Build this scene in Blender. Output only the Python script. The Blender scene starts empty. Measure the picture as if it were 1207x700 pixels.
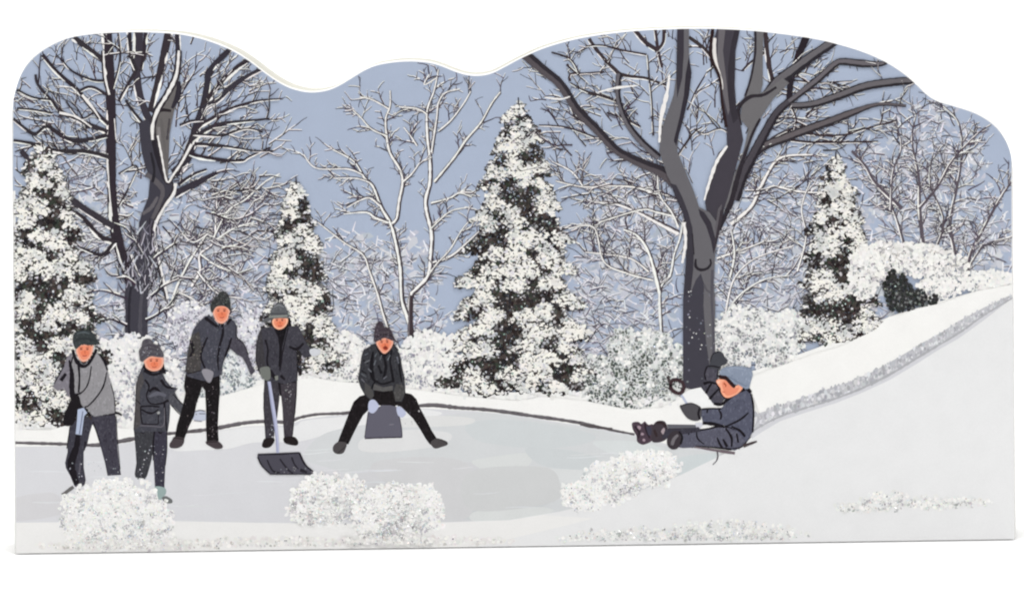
import bpy, math, random
from mathutils import Vector, Matrix, noise
from mathutils.geometry import tessellate_polygon

random.seed(7)
R = random.Random(11)
SC = bpy.context.scene
COL = SC.collection

# ---------------------------------------------------------------- camera
PW, PH = 1207.0, 700.0
LENS, SENSOR = 118.0, 36.0
PX = 0.25 / 1181.0                     # metres per picture unit on the board face
FOC = LENS / SENSOR * PW               # focal length in picture units
DIST = FOC * PX                        # camera to board centre
ROLL_DEG = 0.827
PITCH, ROLL = math.radians(5.6), math.radians(ROLL_DEG)
# the camera looks at the board's middle from slightly above
CZ = 0.062
cam_loc = Vector((0.0, -DIST * math.cos(PITCH), CZ + DIST * math.sin(PITCH)))
fwd = (Vector((0, 0, CZ)) - cam_loc).normalized()
rgt = Vector((1, 0, 0)); upv = rgt.cross(fwd)
# the whole board is photographed turned a touch anticlockwise: roll the camera the other way
c, s = math.cos(-ROLL), math.sin(-ROLL)
rgt2 = rgt * c + upv * s
up2 = upv * c - rgt * s
rot = Matrix((rgt2, up2, -fwd)).transposed()
cd = bpy.data.cameras.new('camera'); cam = bpy.data.objects.new('camera', cd); COL.objects.link(cam)
cam.matrix_world = Matrix.Translation(cam_loc) @ rot.to_4x4()
cd.lens = LENS; cd.sensor_width = SENSOR; cd.clip_start = 0.01; cd.clip_end = 100
SC.camera = cam


def B(px, py):
    """point of the board's front face (y = 0) for artwork coordinates px, py -> (x, z)"""
    d = rgt2 * (px - PW / 2) + up2 * (PH / 2 - py) + fwd * FOC
    t = -cam_loc.y / d.y
    p = cam_loc + d * t
    return p.x, p.z


ZB = (B(17, 653)[1] + B(1197, 636)[1]) / 2     # foot of the board
print('FOOT', B(17, 653), B(1197, 636), B(13.2,150), B(1194.6,200))
def XZ(px, py):
    x, z = B(px, py)
    return x, z - ZB
cam.location.z -= ZB

# ---------------------------------------------------------------- colour helpers
def lin(c):
    return tuple((v / 255 / 12.92) if v / 255 <= 0.04045 else ((v / 255 + 0.055) / 1.055) ** 2.4 for v in c)

def jit(c, a=6):
    d = R.uniform(-a, a)
    return tuple(max(8, min(250, v + d + R.uniform(-a, a) * 0.3)) for v in c)

def mixc(a, b, t):
    return tuple(x + (y - x) * t for x, y in zip(a, b))

def new_mat(name):
    m = bpy.data.materials.new(name); m.use_nodes = True
    nt = m.node_tree; b = nt.nodes['Principled BSDF']
    return m, nt, b

def attr_mat(name, rough, spec, mottle, bump, metallic=0.0, nscale=2500):
    m, nt, b = new_mat(name)
    at = nt.nodes.new('ShaderNodeAttribute'); at.attribute_name = 'ink'
    tc = nt.nodes.new('ShaderNodeTexCoord')
    n1 = nt.nodes.new('ShaderNodeTexNoise'); n1.inputs['Scale'].default_value = nscale; n1.inputs['Detail'].default_value = 2
    n2 = nt.nodes.new('ShaderNodeTexNoise'); n2.inputs['Scale'].default_value = 160; n2.inputs['Detail'].default_value = 4
    nt.links.new(tc.outputs['Object'], n1.inputs['Vector']); nt.links.new(tc.outputs['Object'], n2.inputs['Vector'])
    ad = nt.nodes.new('ShaderNodeMath'); ad.operation = 'ADD'
    nt.links.new(n1.outputs['Fac'], ad.inputs[0]); nt.links.new(n2.outputs['Fac'], ad.inputs[1])
    mr = nt.nodes.new('ShaderNodeMapRange')
    mr.inputs['From Min'].default_value = 0.6; mr.inputs['From Max'].default_value = 1.4
    mr.inputs['To Min'].default_value = 1 - mottle; mr.inputs['To Max'].default_value = 1 + mottle
    nt.links.new(ad.outputs[0], mr.inputs['Value'])
    vm = nt.nodes.new('ShaderNodeVectorMath'); vm.operation = 'SCALE'
    nt.links.new(at.outputs['Color'], vm.inputs[0]); nt.links.new(mr.outputs[0], vm.inputs['Scale'])
    nt.links.new(vm.outputs[0], b.inputs['Base Color'])
    b.inputs['Roughness'].default_value = rough
    b.inputs['Specular IOR Level'].default_value = spec
    b.inputs['Metallic'].default_value = metallic
    if bump:
        bp = nt.nodes.new('ShaderNodeBump'); bp.inputs['Strength'].default_value = bump; bp.inputs['Distance'].default_value = 0.0001
        nt.links.new(n1.outputs['Fac'], bp.inputs['Height']); nt.links.new(bp.outputs[0], b.inputs['Normal'])
    return m

INK = attr_mat('printed_ink', 0.65, 0.1, 0.03, 0.08)
GLIT = attr_mat('snow_glitter', 0.28, 0.6, 0.0, 0.0, 0.25)

# ---------------------------------------------------------------- outline of the board
TOP = [(13.2,150),(13.4,138),(15,120),(18.5,104),(25,86),(35,71),(50,58),(70,47),(90,41),(120,37.5),(160,36),(200,37.5),(225,41),(250,48),
       (275,58.5),(295,71),(312,84),(328,95),(345,103),(365,107),(385,105),(400,99),(415,90),(430,81),(445,75),(465,71.5),
       (485,70.5),(505,72),(520,76),(535,82),(550,86.5),(565,87.5),(580,84.5),(597,76),(615,66.5),(640,55.5),(670,46.5),(700,40.5),
       (740,35.5),(780,33),(830,32),(880,34),(920,38),(960,44),(990,51),(1020,60.5),(1045,72),(1065,85),(1080,98),
       (1092,109.5),(1105,117.5),(1125,123.5),(1150,132),(1170,144.5),(1183,160),(1191,178),(1194.6,200)]

def smooth(pts, step=3.0):
    """Catmull-Rom through pts"""
    if len(pts) < 3:
        out = []
        (x0, y0), (x1, y1) = pts
        n = max(1, int(math.hypot(x1 - x0, y1 - y0) / step))
        return [(x0 + (x1 - x0) * i / n, y0 + (y1 - y0) * i / n) for i in range(n + 1)]
    P = [pts[0]] + list(pts) + [pts[-1]]
    out = []
    for i in range(1, len(P) - 2):
        a, b, c_, d = P[i - 1], P[i], P[i + 1], P[i + 2]
        n = max(1, int(math.hypot(c_[0] - b[0], c_[1] - b[1]) / step))
        for k in range(n):
            t = k / n; t2 = t * t; t3 = t2 * t
            out.append(tuple(0.5 * (2 * b[j] + (c_[j] - a[j]) * t + (2 * a[j] - 5 * b[j] + 4 * c_[j] - d[j]) * t2 + (3 * b[j] - a[j] - 3 * c_[j] + d[j]) * t3) for j in (0, 1)))
    out.append(tuple(pts[-1]))
    return out

def smooth_closed(pts, step=1.5):
    n = len(pts)
    P = [pts[-1]] + list(pts) + [pts[0], pts[1]]
    out = []
    for i in range(1, n + 1):
        a, b, c_, d = P[i - 1], P[i], P[i + 1], P[i + 2]
        m = max(1, int(math.hypot(c_[0] - b[0], c_[1] - b[1]) / step))
        for k in range(m):
            t = k / m; t2 = t * t; t3 = t2 * t
            out.append(tuple(0.5 * (2 * b[j] + 0.8 * (c_[j] - a[j]) * t + (2 * a[j] - 5 * b[j] + 4 * c_[j] - d[j]) * t2 * 0.8 + (3 * b[j] - a[j] - 3 * c_[j] + d[j]) * t3 * 0.8 - 0.4 * (c_[j] - b[j]) * 0) if False else
                             0.5 * (2 * b[j] + (c_[j] - a[j]) * t + (2 * a[j] - 5 * b[j] + 4 * c_[j] - d[j]) * t2 + (3 * b[j] - a[j] - 3 * c_[j] + d[j]) * t3) for j in (0, 1)))
    return out

TOPS = smooth(TOP, 3.0)
OUT = TOPS + [(1194.6 + (y - 200) * 0.0069, y) for y in range(230, 630, 40)] + [(1197.6, 633.5), (1196.2, 636)]
OUT += [(x, 636 + (1197 - x) * 17 / 1180.0) for x in range(1160, 30, -40)] + [(18.5, 653), (17.1, 650.5)]
OUT += [(13.2 + (y - 150) * 0.00775, y) for y in range(630, 160, -40)]

_ty = [0.0] * 1208
_j = 0
for x in range(1208):
    best = None
    for i in range(len(TOPS) - 1):
        (xa, ya), (xb, yb) = TOPS[i], TOPS[i + 1]
        if xa <= x <= xb and xb > xa:
            y = ya + (yb - ya) * (x - xa) / (xb - xa)
            best = y if best is None else max(best, y)
    _ty[x] = best if best is not None else (150 if x < 100 else 200)
def ytop(x):
    x = max(14, min(1194, x)); i = int(x); f = x - i
    return _ty[i] * (1 - f) + _ty[min(1207, i + 1)] * f
INS = 2.4
def xl(y): return 13.2 + max(0, y - 150) * 0.00775 + INS
def xr(y): return 1194.6 + max(0, y - 200) * 0.0069 - INS
def yb(x): return 636 + (1197 - x) * 17 / 1180.0 - INS * 0.6
def inside(x, y, m=0.0):
    return xl(y) - m <= x <= xr(y) + m and ytop(x) + INS - m <= y <= yb(x) + m
def clampv(x, y):
    x = max(xl(y), min(xr(y), x))
    return x, max(ytop(x) + INS, min(yb(x), y))

# ---------------------------------------------------------------- the print: every patch of ink lies a few microns above what it overprints
EPS = 1.0e-6
CELL = 4.0
GW, GH = int(PW / CELL) + 2, int(PH / CELL) + 2
HG = [[0.0] * GW for _ in range(GH)]

class Art:
    def __init__(self, name, parent=None, label=None, mat=None):
        self.name, self.parent, self.label, self.mat = name, parent, label, mat or INK
        self.v, self.f, self.c = [], [], []
        self.obj = bpy.data.objects.new(name, None)
    def raw(self, verts3, faces, color):
        o = len(self.v)
        self.v += verts3
        for f in faces:
            self.f.append([i + o for i in f]); self.c.append(color)
    def build(self):
        me = bpy.data.meshes.new(self.name)
        me.from_pydata(self.v, [], self.f)
        at = me.color_attributes.new('ink', 'FLOAT_COLOR', 'CORNER')
        buf = []
        for f, col in zip(self.f, self.c):
            buf += [col[0], col[1], col[2], 1.0] * len(f)
        at.data.foreach_set('color', buf)
        me.materials.append(self.mat)
        ob = bpy.data.objects.new(self.name, me)
        COL.objects.link(ob)
        if self.parent is not None:
            ob.parent = self.parent
        if self.label:
            ob['label'] = self.label
        self.ob = ob
        return ob

def depth(cells):
    h = 0.0
    for cx, cy in cells:
        if HG[cy][cx] > h: h = HG[cy][cx]
    h += EPS
    for cx, cy in cells:
        HG[cy][cx] = h
    return h

def cells_box(x0, y0, x1, y1):
    a, b = max(0, int(x0 / CELL)), min(GW - 1, int(x1 / CELL))
    c_, d = max(0, int(y0 / CELL)), min(GH - 1, int(y1 / CELL))
    return [(i, j) for i in range(a, b + 1) for j in range(c_, d + 1)]

def V3(x, y, h):
    X, Z = XZ(x, y)
    return (X, -h, Z)

DIM = [1]
CLOTH = ('jacket', 'coat', 'trousers', 'hat')
def inpoly(x, y, P):
    r = False
    for i in range(len(P)):
        (xa, ya), (xb, yb_) = P[i - 1], P[i]
        if (ya > y) != (yb_ > y) and x < (xb - xa) * (y - ya) / (yb_ - ya) + xa: r = not r
    return r

def poly(art, pts, color, sm=False, a=0):
    if DIM and art.name in CLOTH and sum(color) < 330:
        g = sum(color) / 3
        color = tuple(0.86 * (v * 0.92 + g * 0.08) for v in color)
    _poly(art, pts, color, sm, a)
    if art.name in CLOTH and len(pts) > 5:
        xs = [p[0] for p in pts]; ys = [p[1] for p in pts]
        n = int((max(xs) - min(xs)) * (max(ys) - min(ys)) / 7)
        for _ in range(n):
            x, y = R.uniform(min(xs), max(xs)), R.uniform(min(ys), max(ys))
            if inpoly(x, y, pts) and inpoly(x + 1.2, y, pts) and inpoly(x - 1.2, y, pts):
                d = R.uniform(-11, 15)
                blob(art, x, y, R.uniform(0.6, 1.4), tuple(max(10, v + d) for v in color), 5, 0.4, 1, 1.5, R.uniform(-0.6, 0.6))

def _poly(art, pts, color, sm=False, a=0):
    if sm: pts = smooth_closed(pts)
    mx = sum(p[0] for p in pts) / len(pts); my = sum(p[1] for p in pts) / len(pts)
    if not any(inside(*p) for p in pts) and not inside(mx, my): return
    pts = [clampv(*p) for p in pts]
    xs = [p[0] for p in pts]; ys = [p[1] for p in pts]
    h = depth(cells_box(min(xs), min(ys), max(xs), max(ys)))
    tris = tessellate_polygon([[Vector((p[0], p[1], 0)) for p in pts]])
    # facing the viewer
    fs = []
    for t in tris:
        (x0, y0), (x1, y1), (x2, y2) = (pts[i] for i in t)
        ar = (x1 - x0) * (y2 - y0) - (x2 - x0) * (y1 - y0)
        if abs(ar) < 1e-6: continue
        fs.append(list(t) if ar < 0 else [t[0], t[2], t[1]])
    art.raw([V3(x, y, h) for x, y in pts], fs, lin(jit(color, a) if a else color))

def blob(art, x, y, r, color, n=7, rag=0.35, sx=1.0, sy=1.0, rt=0.0):
    if not inside(x, y): return
    pts = []
    a0 = R.random() * 6.28
    for i in range(n):
        a = a0 - 6.2832 * i / n
        rr = r * (1 + R.uniform(-rag, rag))
        u, v = math.cos(a) * rr * sx, math.sin(a) * rr * sy
        pts.append(clampv(x + u * math.cos(rt) - v * math.sin(rt), y + u * math.sin(rt) + v * math.cos(rt)))
    h = depth(cells_box(x - r * sx, y - r * sy, x + r * sx, y + r * sy))
    art.raw([V3(p[0], p[1], h) for p in pts] , [list(range(n))], lin(color))

def stroke(art, pts, w, color, step=3.0, wob=0.12, presm=False, gap=0.0):
    """ribbon of ink through pts; w = number or list of widths spread along it"""
    P = pts if presm else smooth(pts, step)
    n = len(P)
    if n < 2: return
    if not isinstance(w, (list, tuple)): w = (w, w)
    L, Rr, ok = [], [], []
    cells = set()
    for i, (x, y) in enumerate(P):
        t = i / (n - 1) * (len(w) - 1); k = min(int(t), len(w) - 2)
        ww = (w[k] + (w[k + 1] - w[k]) * (t - k)) * (1 + R.uniform(-wob, wob)) / 2
        a, b = P[max(0, i - 1)], P[min(n - 1, i + 1)]
        dx, dy = b[0] - a[0], b[1] - a[1]; l = math.hypot(dx, dy) or 1
        nx, ny = -dy / l * ww, dx / l * ww
        ok.append(inside(x, y, ww))
        L.append(clampv(x + nx, y + ny)); Rr.append(clampv(x - nx, y - ny))
        if ok[-1]:
            for cc in cells_box(x - abs(nx) - 1.5, y - abs(ny) - 1.5, x + abs(nx) + 1.5, y + abs(ny) + 1.5): cells.add(cc)
    if not cells: return
    h = depth(cells)
    vs = [V3(x, y, h) for x, y in L] + [V3(x, y, h) for x, y in Rr]
    fs = []
    for i in range(n - 1):
        if ok[i] and ok[i + 1] and R.random() >= gap:
            fs.append([i, i + 1, n + i + 1, n + i])
    art.raw(vs, fs, lin(color))

def offset(P, d):
    out = []
    n = len(P)
    for i, (x, y) in enumerate(P):
        a, b = P[max(0, i - 1)], P[min(n - 1, i + 1)]
        dx, dy = b[0] - a[0], b[1] - a[1]; l = math.hypot(dx, dy) or 1
        dd = d[0] + (d[1] - d[0]) * i / max(1, n - 1)
        out.append((x - dy / l * dd, y + dx / l * dd))
    return out

# glitter: tiny tilted flakes standing out of the snow paint
FIG = [(62, 386, 146, 585), (157, 398, 245, 592), (200, 342, 300, 528), (300, 355, 378, 528), (392, 377, 528, 535), (743, 412, 890, 548)]
def flake(art, x, y, r, color, tilt=0.7):
    if FIG and any(a <= x <= c_ and b_ <= y <= d for a, b_, c_, d in FIG): return
    if not inside(x, y, -1): return
    h0 = HG[int(y / CELL)][int(x / CELL)]
    a = R.random() * 6.28; t = R.uniform(0.05, tilt)
    n = Vector((math.cos(a) * math.sin(t), -math.cos(t), math.sin(a) * math.sin(t)))
    u = n.orthogonal().normalized(); v = n.cross(u)
    X, Z = XZ(x, y)
    rr = r * PX
    cpt = Vector((X, -(h0 + rr * math.sin(t) + 3e-6), Z))
    k = R.choice((4, 5, 6)); a0 = R.random() * 6.28
    pts = [cpt + (u * math.cos(a0 + 6.2832 * i / k) + v * math.sin(a0 + 6.2832 * i / k)) * rr for i in range(k)]
    art.raw([tuple(p) for p in pts], [list(range(k))], lin(color))

WHITE = (240, 238, 234)
FLK = [(250, 250, 248)] * 12 + [(238, 238, 238)] * 5 + [(215, 240, 232), (250, 228, 222), (205, 215, 235), (232, 240, 215)]
SKY = (168, 179, 199)
DK = (52, 46, 52)

# ---------------------------------------------------------------- the cutout and its wooden body
root = bpy.data.objects.new('wooden_cutout', None)
COL.objects.link(root)
root.empty_display_size = 0.02
root['label'] = 'flat shaped wooden cutout printed with people clearing snow off a frozen pond'
root['category'] = 'cutout'

def board():
    THICK = 0.0185
    m, nt, b = new_mat('cream_painted_wood')
    tc = nt.nodes.new('ShaderNodeTexCoord')
    mp = nt.nodes.new('ShaderNodeMapping'); mp.inputs['Scale'].default_value = (60, 900, 60)
    n = nt.nodes.new('ShaderNodeTexNoise'); n.inputs['Scale'].default_value = 3; n.inputs['Detail'].default_value = 5
    nt.links.new(tc.outputs['Object'], mp.inputs[0]); nt.links.new(mp.outputs[0], n.inputs['Vector'])
    cr = nt.nodes.new('ShaderNodeValToRGB')
    cr.color_ramp.elements[0].position = 0.3; cr.color_ramp.elements[0].color = (*lin((180, 178, 166)), 1)
    cr.color_ramp.elements[1].position = 0.7; cr.color_ramp.elements[1].color = (*lin((191, 189, 179)), 1)
    nt.links.new(n.outputs['Fac'], cr.inputs[0]); nt.links.new(cr.outputs[0], b.inputs['Base Color'])
    b.inputs['Roughness'].default_value = 0.6; b.inputs['Specular IOR Level'].default_value = 0.25
    bp = nt.nodes.new('ShaderNodeBump'); bp.inputs['Strength'].default_value = 0.2; bp.inputs['Distance'].default_value = 0.0003
    nt.links.new(n.outputs['Fac'], bp.inputs['Height']); nt.links.new(bp.outputs[0], b.inputs['Normal'])
    N = len(OUT)
    def ring(d, y):
        r = []
        for i in range(N):
            a, c_ = OUT[i - 1], OUT[(i + 1) % N]
            dx, dy = c_[0] - a[0], c_[1] - a[1]; l = math.hypot(dx, dy) or 1
            px, py = OUT[i][0] - dy / l * d, OUT[i][1] + dx / l * d
            X, Z = XZ(px, py)
            r.append((X, y, 0.0 if OUT[i][1] > 634.5 and Z < 0.0016 else Z))
        return r
    rings = []
    bev = 2.8
    for k in range(4):
        t = k / 3 * math.pi / 2
        rings.append(ring(bev * (1 - math.sin(t)), bev * PX * (1 - math.cos(t)) + 1e-5))
    for k in range(4):
        t = k / 3 * math.pi / 2
        rings.append(ring(bev * (1 - math.cos(t)), THICK - bev * PX * (1 - math.sin(t))))
    vs = [p for r in rings for p in r]
    fs = []
    for k in range(len(rings) - 1):
        for i in range(N):
            j = (i + 1) % N
            fs.append([k * N + i, (k + 1) * N + i, (k + 1) * N + j, k * N + j])
    fs.append(list(range(N)))
    fs.append(list(range((len(rings) - 1) * N, len(rings) * N))[::-1])
    zmin = min(p[2] for p in vs)
    vs = [(p[0], p[1], p[2] - zmin if False else p[2]) for p in vs]
    me = bpy.data.meshes.new('board'); me.from_pydata(vs, [], fs)
    m2, nt2, b2 = new_mat('white_primer')
    tc2 = nt2.nodes.new('ShaderNodeTexCoord'); n2 = nt2.nodes.new('ShaderNodeTexNoise'); n2.inputs['Scale'].default_value = 900
    nt2.links.new(tc2.outputs['Object'], n2.inputs['Vector'])
    c2 = nt2.nodes.new('ShaderNodeValToRGB'); c2.color_ramp.elements[0].color = (*lin((234, 233, 230)), 1); c2.color_ramp.elements[1].color = (*lin((243, 242, 240)), 1)
    nt2.links.new(n2.outputs['Fac'], c2.inputs[0]); nt2.links.new(c2.outputs[0], b2.inputs['Base Color']); b2.inputs['Roughness'].default_value = 0.5
    me.materials.append(m); me.materials.append(m2)
    o = bpy.data.objects.new('board', me); COL.objects.link(o); o.parent = root
    for i_, p in enumerate(me.polygons):
        p.use_smooth = len(p.vertices) == 4 and not all(abs(me.vertices[v].co.z) < 1e-6 for v in p.vertices)
        if i_ < 2 * N or i_ == len(rings) * N - N: p.material_index = 1
    return zmin
ZMIN = board()

ARTS = []
def part(name, label=None, parent=None, mat=None):
    a = Art(name, parent, label, mat); ARTS.append(a); return a
def sub(name, par, label=None, mat=None):
    a = Art(name, par, label, mat); ARTS.append(a); return a

# ---------------------------------------------------------------- sky print
sky = part('printed_sky', 'flat lavender blue winter sky')
xs = [15.2 + (1192.8 - 15.2) * i / 400 for i in range(401)]
hs = EPS
for j in range(GH):
    for i in range(GW): HG[j][i] = hs
colv = []
for x in xs:
    X0 = clampv(x, -50); X1 = (x, 480 if x > 21 else 225)
    colv.append((X0, X1))
vs = []; fs = []
for a, b_ in colv:
    vs += [V3(a[0], a[1], hs), V3(b_[0], b_[1], hs)]
for i in range(len(colv) - 1):
    fs.append([2 * i, 2 * i + 1, 2 * i + 3, 2 * i + 2])
sky.raw(vs, fs, lin(SKY))

# ---------------------------------------------------------------- twigs
def twig(art, x, y, ang, ln, w, lvl, dark, snow, snowp=0.8, bend=0.22):
    """a drawn branch: dark line, white snow along its upper side, forking"""
    n = 4
    P = [(x, y)]
    a = ang
    cur = R.uniform(-0.12, 0.12)
    for k in range(n):
        a += cur + R.uniform(-bend, bend)
        x += math.cos(a) * ln / n; y += math.sin(a) * ln / n
        P.append((x, y))
    S = smooth(P, 3.0)
    dc = jit(dark, 16)
    if R.random() < snowp:
        so = [(p[0] - 0.2, p[1] - w * 0.5 - 0.45) for p in S]
        stroke(art, so, (max(0.9, w * 0.8), max(0.8, w * 0.7), 0.6), jit(snow, 10), presm=True, gap=0.16)
    stroke(art, S, (w, w * 0.8, max(0.6, w * 0.4)), dc, presm=True)
    if lvl > 0:
        sg = R.choice((-1, 1))
        for k in range(1, len(P)):
            if R.random() < 0.8:
                sg = -sg
                a2 = ang + sg * R.uniform(0.4, 0.85)
                twig(art, P[k][0], P[k][1], a2, ln * R.uniform(0.35, 0.6), max(0.8, w * 0.65), lvl - 1, dark, snow, snowp, bend)

def limb(art, pts, w, dark=DK, mid=None, midside=0.0, snow=None, snowside=1, snoww=0.4, twigs=None, nt=0, tl=(18, 40), tdark=(62, 55, 62), lvl=1, updir=0.25, tsnow=WHITE, full=False):
    S = smooth(pts, 3)
    if not isinstance(w, (list, tuple)): w = (w, w * 0.6)
    w0, w1 = w[0], w[-1]
    if twigs is not None:
        for k in range(nt):
            i = R.randrange(max(1, len(S) // 8), len(S))
            a, b_ = S[max(0, i - 1)], S[min(len(S) - 1, i + 1)]
            ang = math.atan2(b_[1] - a[1], b_[0] - a[0])
            if w1 > w0: ang += math.pi
            a2 = ang + R.choice((-1, 1)) * R.uniform(0.4, 1.2)
            d = (-math.pi / 2 - a2 + math.pi) % (2 * math.pi) - math.pi
            a2 += d * updir
            twig(twigs, S[i][0], S[i][1], a2, R.uniform(*tl), R.uniform(1.1, 2.1), lvl, tdark, tsnow, 0.7)
    stroke(art, S, w, jit(dark, 4), presm=True, wob=0.06)
    if mid:
        stroke(art, offset(S, (w0 * midside, w1 * midside)), [v * 0.55 for v in w], jit(mid, 4), presm=True, wob=0.1)
    if snow:
        if full:
            stroke(art, offset(S, (w0 * 0.16 * snowside, w1 * 0.16 * snowside)), [max(1.2, v * snoww) for v in w], jit(snow, 5), presm=True, wob=0.25)
            return
        O = offset(S, (w0 * 0.42 * snowside, w1 * 0.42 * snowside))
        i = R.randrange(0, 3)
        while i < len(O) - 2:
            m = R.randint(4, 14)
            seg = O[i:i + m]
            if len(seg) > 2:
                ww = min(3.6, max(1.0, (w0 + (w1 - w0) * i / len(O)) * snoww * R.uniform(0.5, 1.0)))
                stroke(art, seg, (0.7, ww, ww * 0.9, 0.7), jit(snow, 8), presm=True, wob=0.3)
            i += m + R.randint(0, 6)

def fbm(x, y, s):
    return noise.fractal(Vector((x / s, y / s, 3.7)), 0.9, 2.0, 3)

# far thicket: pale tangle behind the trees, down to the snow line
th = part('distant_thicket', 'pale lavender tangle of far snowy twigs behind the trees')
def dens(x, y, lst):
    return any(((x - a) / rx) ** 2 + ((y - b_) / ry) ** 2 < 1 for a, b_, rx, ry in lst)
zones = [(225, 330, 105, 90), (110, 260, 60, 90), (420, 345, 75, 70), (200, 390, 200, 60), (735, 340, 72, 110), (745, 260, 60, 60), (905, 320, 85, 110),
         (690, 400, 40, 60), (1090, 225, 78, 105), (1010, 310, 60, 80), (470, 345, 50, 75), (415, 385, 115, 45), (310, 380, 70, 70), (270, 270, 70, 60), (1160, 280, 45, 50), (950, 260, 60, 60)]
def inz(x, y):
    return min(((x - a) / rx) ** 2 + ((y - b_) / ry) ** 2 for a, b_, rx, ry in zones)
for _ in range(12000):
    x, y = R.uniform(14, 1195), R.uniform(110, 455)
    q = inz(x, y)
    if q > 1 or R.random() > 1.25 - q: continue
    if fbm(x, y, 22) < -0.3 and q > 0.35: continue
    blob(th, x, y, R.uniform(2.0, 5.0), jit(R.choice(((176, 182, 195), (184, 188, 199), (196, 198, 206), (170, 177, 193), (206, 207, 213))), 7), 6, 0.5, 1.4, 0.8, R.uniform(-1.2, 1.2))
for _ in range(8500):
    x, y = R.uniform(14, 1195), R.uniform(105, 455)
    q = inz(x, y)
    if q > 1.1 or R.random() > 1.35 - q: continue
    k = R.random()
    if k < 0.62:
        twig(th, x, y, R.choice((-1.57 + R.uniform(-1.25, 1.25), -0.3 + R.uniform(-0.5, 0.5), -2.8 + R.uniform(-0.5, 0.5))), R.uniform(9, 26), R.uniform(0.9, 1.7), 1 if k < 0.16 else 0, R.choice(((96, 92, 102), (116, 114, 126), (80, 75, 84))), (230, 229, 233), 0.7)
    else:
        a_ = R.uniform(-2.9, -0.2); l_ = R.uniform(5, 14)
        stroke(th, [(x, y), (x + math.cos(a_) * l_ * .5, y + math.sin(a_) * l_ * .5 + R.uniform(-1, 1)), (x + math.cos(a_) * l_, y + math.sin(a_) * l_)], (R.uniform(1.2, 2.6), 0.9), jit((228, 227, 232), 10))

# generic bare background tree
def bare_tree(label, trunks, ntw, tl, tdark, dark, mid=None, snow=WHITE, lvl=1, updir=0.3, snoww=0.5, full=False):
    t = part('bare_tree', label)
    tw = sub('twigs', t)
    for pts, w in trunks:
        limb(t, pts, w, dark, mid, 0.0, snow, -1, snoww, tw, int(ntw * len(pts) / 4), tl, tdark, lvl, updir, full=full)
    return t, tw

LAV = (104, 98, 112)
# far right tree, behind the hill
bare_tree('spreading grey bare tree with snowy twigs behind the hill crest', [
    ([(1139, 340), (1143, 302), (1160, 268), (1180, 232), (1192, 215)], (5, 2)),
    ([(1126, 300), (1120, 262), (1128, 220), (1134, 180), (1130, 145), (1112, 125)], (4.5, 1.5)),
    ([(1088, 290), (1084, 246), (1083, 210), (1075, 165), (1080, 135)], (5, 1.5)),
    ([(1066, 290), (1058, 262), (1050, 240)], (4, 2)),
    ([(1063, 246), (1032, 216), (1020, 196), (1004, 178)], (5, 3)),
    ([(1083, 246), (1105, 220), (1122, 190), (1150, 160), (1168, 147)], (3.5, 1.5)),
    ([(1139, 320), (1160, 290), (1192, 280)], (3, 1.5)),
    ([(1100, 300), (1112, 260), (1096, 215), (1100, 180)], (3, 1.5)),
    ([(1050, 250), (1052, 205), (1062, 175), (1058, 150)], (3, 1.2)),
], 15, (12, 28), (84, 77, 88), (88, 80, 88), lvl=1, snoww=0.5)

# slim trees in the middle
bare_tree('slim snow covered bare tree in the middle with two curving stems', [
    ([(484, 402), (484, 352), (490, 342), (505, 325), (508, 300), (509, 275), (502, 240), (507, 215), (507, 187), (504, 160), (504, 130), (512, 107), (517, 82)], (7, 6.5, 6, 6, 5.5, 4, 2)),
    ([(486, 392), (480, 372), (474, 352), (472, 315), (466, 282), (460, 262), (450, 245), (440, 220), (430, 210), (417, 190), (392, 176)], (6, 6, 5.5, 4.5, 2)),
    ([(462, 264), (468, 258), (471, 237), (475, 215), (472, 200), (460, 180), (456, 160), (455, 140), (460, 125), (460, 107)], (5, 5, 4, 2)),
    ([(475, 215), (485, 206), (495, 192)], (4, 2)),
    ([(512, 215), (535, 187), (550, 165), (567, 145), (580, 122), (590, 109)], (4.5, 3)),
    ([(509, 180), (515, 140), (517, 122), (525, 110), (540, 106)], (4, 2.2)),
    ([(517, 155), (532, 142), (547, 122), (555, 108)], (3.5, 2)),
    ([(508, 240), (530, 234), (542, 228), (556, 233)], (4, 2)),
    ([(510, 310), (532, 302), (550, 287), (570, 268)], (5, 2.5)),
    ([(508, 270), (530, 250), (550, 245)], (3, 1.5)),
    ([(507, 322), (516, 310), (530, 295), (544, 272), (552, 262)], (3, 1.5)),
    ([(462, 400), (452, 370), (445, 345), (436, 320), (428, 300), (405, 285), (375, 262)], (4.5, 2)),
    ([(458, 262), (442, 256), (432, 250), (405, 252)], (4.5, 1.5)),
    ([(448, 242), (436, 233), (424, 236), (408, 245)], (4.5, 1.5)),
    ([(436, 215), (420, 210), (393, 210)], (3, 1.5)),
    ([(428, 206), (410, 199), (373, 198), (358, 182)], (3, 1.5)),
    ([(456, 160), (438, 152), (425, 138), (416, 130)], (3, 1.5)),
    ([(458, 128), (440, 118), (424, 114)], (3, 1.5)),
    ([(504, 135), (492, 128), (470, 126)], (3, 1.5)),
    ([(514, 92), (500, 100), (506, 88)], (2, 1.2)),
    ([(492, 172), (484, 160), (476, 150)], (3, 1.5)),
], 6, (9, 24), (78, 71, 82), (70, 62, 68), snoww=0.5, lvl=1, full=True)

_slim = [a for a in ARTS if a.name == 'bare_tree'][-1]
stroke(_slim, [(484, 404), (484, 375), (485, 348)], (6.5, 6, 4), (62, 52, 56))
stroke(_slim, [(482, 402), (482, 372), (483, 345)], (1.2, 1.4, 1), (120, 112, 116))
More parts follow.
